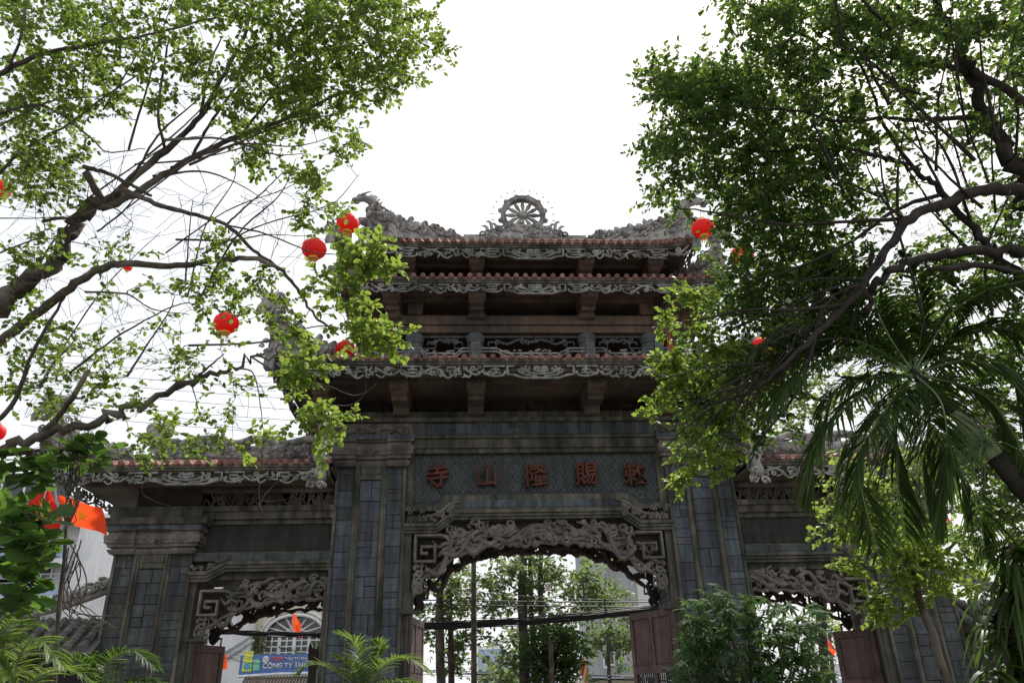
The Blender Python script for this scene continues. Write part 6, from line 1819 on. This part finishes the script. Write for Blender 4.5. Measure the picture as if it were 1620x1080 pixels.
# leaning areca palm on the right
base = W(1760, 1060, 4.6); base[2] = 0
t = thing('palm', 'dark areca palm on the right with a leaning green crownshaft and drooping fronds', 'palm', tuple(base))
tr = MB()
P = [base, W(1700, 880, 4.7), W(1620, 775, 4.8), W(1575, 722, 4.9)]
c = crv(P, 8); tr.tube(c, [.075-.02*i/len(c)+.006*(i % 2) for i in range(len(c))], n=10)
local(t, tr.build('trunk', M['barkd'], None, smooth=True))
cs = MB(); cs.tube(crv([W(1575,722,4.9), W(1545,690,4.95), W(1508,650,5.0)], 5), [.05,.056,.058,.056,.053,.05,.047,.045,.043,.041,.04], n=12)
local(t, cs.build('crownshaft', M['shaft'], None, smooth=True))
cs = MB(); cs.tube(crv([W(1508,650,5.0), W(1480,620,5.05), W(1440,585,5.1)], 5), [.046,.044,.042,.040,.038,.036,.034,.032,.03,.028,.025], n=9)
local(t, cs.build('inner_stem', M['barkd'], None, smooth=True))
rm_ = MB(); lm = []
C0 = (1445,590,5.1)
fr_pts = [[C0,(1400,520,5.2),(1375,450,5.3),(1380,400,5.4)],
          [C0,(1350,560,5.0),(1270,590,4.8),(1215,660,4.6)],
          [C0,(1360,540,5.2),(1290,540,5.3),(1230,580,5.3)],
          [C0,(1370,620,4.8),(1300,690,4.6),(1275,790,4.5)],
          [C0,(1400,650,4.7),(1360,740,4.5),(1390,880,4.4)],
          [C0,(1420,660,4.8),(1420,760,4.7),(1430,850,4.7)],
          [C0,(1460,510,5.3),(1450,440,5.5),(1420,400,5.6)],
          [C0,(1500,500,5.2),(1560,460,5.2),(1640,440,5.1)],
          [C0,(1530,570,5.0),(1600,600,4.8),(1650,680,4.7)],
          [C0,(1490,640,4.8),(1500,740,4.6),(1490,840,4.5)],
          [C0,(1480,690,5.1),(1540,780,5.0),(1560,880,4.9)],
          [C0,(1400,560,5.4),(1330,480,5.6),(1290,440,5.7)],
          [C0,(1380,600,5.3),(1320,620,5.4),(1290,720,5.3)],
          [C0,(1520,530,5.4),(1590,520,5.4),(1660,560,5.3)],
          [C0,(1410,640,5.2),(1350,700,5.2),(1330,800,5.1)],
          [C0,(1470,660,5.2),(1460,740,5.2),(1470,820,5.1)],
          [C0,(1340,520,5.3),(1250,520,5.2),(1180,570,5.1)],
          [C0,(1550,620,4.9),(1600,680,4.8),(1640,770,4.7)],
          [C0,(1420,520,5.5),(1330,430,5.7),(1270,400,5.8)],
          [C0,(1500,540,5.4),(1540,480,5.5),(1600,450,5.5)]]
for f in fr_pts: frond(rm_, lm, [W(*p) for p in f], .31, .020, n=78, droop=.6)
local(t, rm_.build('frond_stems', M['stem'], None, smooth=True))
local(t, blades('fronds', lm, M['palm'], None))
fl = MB()    # flower brush hanging under the crownshaft
q = random.Random(2)
for i in range(46):
    a = W(1565+q.uniform(-4,4), 705+q.uniform(-4,4), 4.88); b = W(1565+q.uniform(-60,45), 700+q.uniform(-30,75), 4.8+q.uniform(-.12,.12))
    fl.tube(crv([a, (np.array(a)+b)/2+[0,0,.03], b],3), .0035, n=4)
local(t, fl.build('flower_spray', M['stem'], None))

def areca(px, py, d, label, fronds, L=.30, mat='areca', Wd=.015, name='palm', n=58):
    base = W(px, py, d); base[2] = 0
    t = thing(name, label, 'palm', tuple(base))
    rm_ = MB(); lm = []
    for f in fronds:
        pts = [base+[nr.uniform(-.1,.1),nr.uniform(-.1,.1),.0]]+[W(*p) for p in f]
        frond(rm_, lm, [W(*p) for p in f], L, Wd, n=n, droop=.3, rad=.008)
        p0 = W(*f[0]); rm_.tube(crv([pts[0], (pts[0]+p0)/2+[0,0,.1], p0],4), [.02-.001*i for i in range(9)], n=6)
    local(t, rm_.build('stems', M['stem'], None, smooth=True))
    local(t, blades('fronds', lm, M[mat], None))
areca(40, 1200, 4.2, 'bright yellow green areca palm in the bottom left corner',
      [[(20,1090,4.2),(30,1040,4.1),(60,1010,4.0),(105,1060,3.9)],[(-10,1090,4.2),(-20,1030,4.2),(20,985,4.1),(60,990,4.0)],[(10,1100,4.2),(-20,1010,4.2),(-40,990,4.3)],[(30,1100,4.0),(0,1050,4.0),(-30,1040,4.0)],[(40,1100,4.3),(60,1070,4.3),(110,1060,4.2),(150,1085,4.2)],[(-10,1080,4.3),(5,1000,4.3),(40,970,4.4)]], L=.19)
areca(170, 1200, 5.2, 'dark areca palm at the foot of the left outer pillar',
      [[(150,1110,5.2),(140,1060,5.2),(110,1040,5.1),(70,1050,5.0)],[(160,1100,5.2),(170,1050,5.2),(210,1030,5.2),(250,1060,5.1)],[(160,1110,5.2),(150,1060,5.3),(160,1035,5.3)],[(180,1110,5.2),(210,1080,5.1),(260,1080,5.1)]], L=.20, mat='palm')
areca(580, 1220, 6.8, 'areca palm with arching yellow fronds before the left centre pillar',
      [[(575,1110,6.8),(570,1050,6.8),(558,1015,6.8),(530,1000,6.8)],[(580,1110,6.8),(600,1060,6.7),(640,1040,6.6),(680,1065,6.5)],[(570,1110,6.8),(545,1070,6.7),(500,1050,6.7),(470,1065,6.6)],[(580,1110,6.8),(590,1060,6.9),(600,1030,7),(590,1012,7)],[(575,1110,6.8),(560,1060,6.7),(525,1035,6.7)],[(585,1110,6.8),(620,1080,6.7),(655,1080,6.6)],[(570,1110,6.8),(530,1090,6.7),(490,1085,6.7)]], L=.24)

# ---------------- broad leaved tree at the far left
def bigleaf_tree(label, base, limbs, rosettes, Ls, Ws, nleaf, cat='tree', name='almond_tree', mat='leafBig', shape='obov', spread=.9, bark='bark'):
    t = thing(name, label, cat, tuple(base))
    m = MB()
    for pts, r0, r1 in limbs:
        c = crv([np.array(p, float) for p in pts], 5); m.tube(c, [r0+(r1-r0)*i/(len(c)-1) for i in range(len(c))], n=7)
    P, D, N_, L, Wd = [], [], [], [], []
    for (x, y, d, k) in rosettes:
        c = W(x, y, d)
        ax = nrm_(np.array([nr.normal(0,.4), nr.normal(0,.4), 1.0]))
        s0 = min([np.array(p) for pts, _, _ in limbs for p in pts], key=lambda p: np.linalg.norm(p-c))
        m.tube(crv([s0, (s0+c)/2+[0,0,.04], c],3), [.012,.011,.010,.009,.008,.007,.006], n=5)
        for i in range(k):
            a = 2*math.pi*(i/k*1.618*2)+nr.uniform(-.3,.3); el = nr.uniform(-.5,.5)
            dd = np.array([math.cos(a)*spread, math.sin(a)*spread, el])
            P.append(c+nr.normal(0,.012,3)); D.append(dd); N_.append(ax+nr.normal(0,.25,3)); f = nr.uniform(.7,1.15); L.append(Ls*f); Wd.append(Ws*f)
    local(t, m.build('branches', M[bark], None, smooth=True))
    local(t, leaf_mesh('crown', P, D, N_, L, Wd, M[mat], None, shape, cup=.12))
    return t
b0 = W(-80, 1200, 4.6); b0[2] = 0
k1 = W(-40, 900, 4.6); k2 = W(-30, 720, 4.7)
ros = [(nr.uniform(-20,70), nr.uniform(800,965), nr.uniform(4.4,4.8), 8) for _ in range(34)]+[(nr.uniform(90,165), nr.uniform(690,735), nr.uniform(4.9,5.1), 7) for _ in range(7)]+[(nr.uniform(0,90), nr.uniform(700,790), nr.uniform(4.7,5), 7) for _ in range(10)]
bigleaf_tree('broad leaved tree with large glossy oval leaves at the left edge', b0,
             [([b0, (b0+k1)/2+[.03,0,0], k1, k2], .06, .02), ([k1, W(20,880,4.6), W(60,870,4.6)], .02, .01), ([k2, W(50,715,4.9), W(130,705,5)], .02, .008), ([k1, W(10,940,4.5), W(40,950,4.5)], .02, .01)],
             ros, .17, .085, 8)
# ---------------- umbrella shrub on the right of the main arch: whorls of narrow leaflets
def whorl_shrub(label, base, pts, d, name='umbrella_shrub', Ls=.115, Ws=.029, cat='shrub', mat='shrub'):
    t = thing(name, label, cat, tuple(base))
    m = MB(); P, D, N_, L, Wd = [], [], [], [], []
    for (x, y, r, k) in pts:
        for _ in range(k):
            a = nr.uniform(0, 2*math.pi); q_ = r*math.sqrt(nr.uniform(0,1))
            c = W(x+q_*math.cos(a), y+q_*math.sin(a), d+nr.uniform(-.45,.45))
            s0 = np.array(base)+[nr.uniform(-.3,.3), nr.uniform(-.2,.2), .2]
            if nr.uniform(0,1) < .12: m.tube(crv([s0, (s0*.5+c*.5)+[0,0,.1], c],4), [.012-.001*i for i in range(9)], n=4)
            ax = nrm_(np.array([nr.normal(0,.5), nr.normal(-.35,.4), 1.0])); e1 = nrm_(np.cross(ax, [1,0,.1])); e2 = np.cross(ax, e1)
            kk = nr.randint(7,11)
            for i in range(kk):
                b = 2*math.pi*i/kk+nr.uniform(-.15,.15)
                P.append(c); D.append(e1*math.cos(b)+e2*math.sin(b)-ax*nr.uniform(.1,.5)); N_.append(ax); f = nr.uniform(.75,1.15); L.append(Ls*f); Wd.append(Ws*f)
    local(t, m.build('stems', M['bark'], None))
    local(t, leaf_mesh('crown', P, D, N_, L, Wd, M[mat], None, 'pointed', cup=.1))
    return t
b0 = W(1200, 1180, 7.2); b0[2] = 0
whorl_shrub('bushy umbrella shrub with whorled leaflets in front of the right centre pillar', b0,
            [(1100,970,26,18),(1130,945,22,12),(1170,975,30,26),(1230,985,34,30),(1280,975,26,18),(1110,1000,32,34),(1140,970,26,22),(1100,1060,34,26),(1160,1020,40,36),(1200,970,34,24),(1210,1030,42,40),(1190,1070,40,30),(1250,1050,42,40),(1270,1010,34,24),(1130,1080,40,26),(1290,1040,24,14),(1300,1080,24,14),(1250,1085,40,24),(1190,950,14,5),(1150,955,14,4),(1120,1100,50,50),(1200,1110,60,70),(1280,1110,40,40),(1100,1030,28,30)], 7.2)
# ---------------- strap leaved plant at the bottom right
b0 = W(1610, 1200, 4.6); b0[2] = 0
t = thing('dracaena', 'dark strap leaved plant in the bottom right corner', 'plant', tuple(b0))
m = MB(); lm = []
for (x, y, k) in ((1600,860,40),(1630,900,40),(1585,920,34),(1620,980,44),(1640,840,26),(1600,1040,40),(1575,980,34),(1640,1040,34),(1570,1060,26),(1610,930,34)):
    c = W(x, y, 4.6+nr.uniform(-.2,.2)); m.tube(crv([b0, (b0+c)/2+[.05,0,0], c],4), .018, n=6)
    for i in range(k):
        a = nr.uniform(0, 2*math.pi); el = nr.uniform(-.2,.9)
        lm.append((c-np.array([0,0,nr.uniform(0,.15)]), nrm_(np.array([math.cos(a),math.sin(a),el])), nr.uniform(.24,.40), nr.uniform(.032,.05), nr.uniform(.7,1.3)))
local(t, m.build('stems', M['bark'], None)); local(t, blades('strap_leaves', lm, M['palm'], None, seg=7))

# ---------------- street trees behind the gate
def street_tree(label, px, Y, trunks, clusters, d0, leafL=.16, mat='leafS', dens=.8, grp=None, dj=1.0):
    b = PY(px, 1080, Y); b[2] = 0
    s = Tree('street_tree', label, 'tree', tuple(b), 'bark', mat, leafL=leafL, leafW=leafL*.55, step=leafL*.8)
    for (xa, xb, ytop, r, dx) in trunks:
        A = np.array([PY(xa,1080,Y)[0], Y+dx, 0]); B = PY(xb, ytop, Y)+[0,dx,0]
        s.limb([A, (A*.6+B*.4)+[.03,0,0], (A*.3+B*.7)-[.03,0,0], B], r, r*.6, world=True, n=8, jit=.012)
        for _ in range(4):
            t_ = nr.uniform(.5,.95); p = A+(B-A)*t_
            e = p+np.array([nr.uniform(-1.3,1.3), nr.uniform(-.5,.5), nr.uniform(.4,1.4)])
            s.limb([p, (p+e)/2+[0,0,-.1], e], r*.16, r*.06, world=True, n=5, jit=.02)
    s.yf = .04; s.spread = 1.15
    s.grow([(c[0],c[1],c[2],c[3]*1.9) for c in clusters], d0, dj, dens=dens, sub=4, subL=.42, sag=.05, frac=.85)
    s.finish('pointed')
D1 = 26.0
street_tree('tall street tree with twin dark trunks at the left of the main arch opening', 705, 9.5, [(697,697,880,.17,0),(712,714,880,.12,.4)],
            [(680,920,22,7),(720,930,24,9),(665,970,14,5),(700,960,20,7),(735,960,18,7),(670,1010,12,4),(725,1020,22,9),(745,1012,14,4),(715,1050,18,7),(690,900,20,5),(735,905,20,5),(780,1008,8,2)], 23.5, grp='street trees')
street_tree('tall street tree with three slim trunks in the middle of the main arch opening', 848, 10.5, [(826,828,870,.21,0),(850,840,870,.13,.5),(862,853,870,.12,-.3)],
            [(780,920,26,10),(810,900,26,10),(800,950,26,9),(840,930,28,9),(880,900,28,10),(920,910,28,10),(900,940,30,10),(940,930,24,8),(860,960,24,6),(780,960,18,5),(930,960,22,7),(895,970,18,5),(960,950,20,7),(975,935,14,5),(815,1010,20,7),(800,1035,12,3),(825,1050,20,8),(850,890,24,8),(980,960,12,4),(800,1075,16,5)], 24.3, grp='street trees')
street_tree('leafy bright green street tree below the cables, right of the middle trunks', 870, 8.5, [(872,872,1010,.10,0)],
            [(860,1010,22,16),(885,1000,22,16),(905,1020,20,14),(870,1040,26,20),(895,1050,24,16),(850,1060,22,14),(915,1050,12,6),(840,1030,14,7),(890,1075,24,12)], 22.5, leafL=.13, mat='shrub', grp='street trees', dj=.7)
street_tree('grey green tree standing before the grey building, right of the striped flag', 985, 13.5, [(962,962,1000,.10,0)],
            [(960,1000,18,9),(985,1005,18,9),(1000,1000,12,6),(950,1020,14,5),(975,1030,14,5),(940,1000,10,3),(985,1050,8,2)], 27.4, leafL=.15, grp='street trees', dj=.7)
street_tree('low tree at the foot of the far blue building', 790, 20, [(790,790,1050,.10,0)],
            [(790,1065,20,9),(770,1070,16,6),(810,1070,16,6)], 34, leafL=.22, grp='street trees')
street_tree('tree seen in the gap under the right side arch', 1325, 11, [(1312,1312,1000,.08,0)],
            [(1300,985,16,7),(1320,1000,14,6),(1290,1010,14,6),(1330,1020,8,3)], 25, leafL=.13, mat='leafY', dj=.6)
street_tree('climbing greenery at the window of the fan window house', 412, 17.5, [(412,412,1010,.04,0)],
            [(412,1010,6,5),(410,1025,6,5),(505,1020,5,3)], 31.5, leafL=.12, dj=.15)
# dark wooden totem posts by the left arch
t = thing('carved_post', 'dark carved wooden post seen under the left arch, right of the banner', 'post', (PY(494,1080,3)[0], 3, 0))
a = PY(483,1015,3); b = PY(501,1080,3)
m = MB(); zt = a[2]; m.box(-.09,.09,-.1,.1,0,zt-.25,(-.085,.085,-.1,.1)); m.prism([(-.12,zt-.35),(.12,zt-.35),(.10,zt-.15),(-.04,zt-.12),(-.09,zt),(-.12,zt-.1)], -.08, .08)
m.blob((0,0,zt-.45),(.13,.12,.12),n=9,m=6,jit=.1)
m.build('post_body', M['iron'], t)
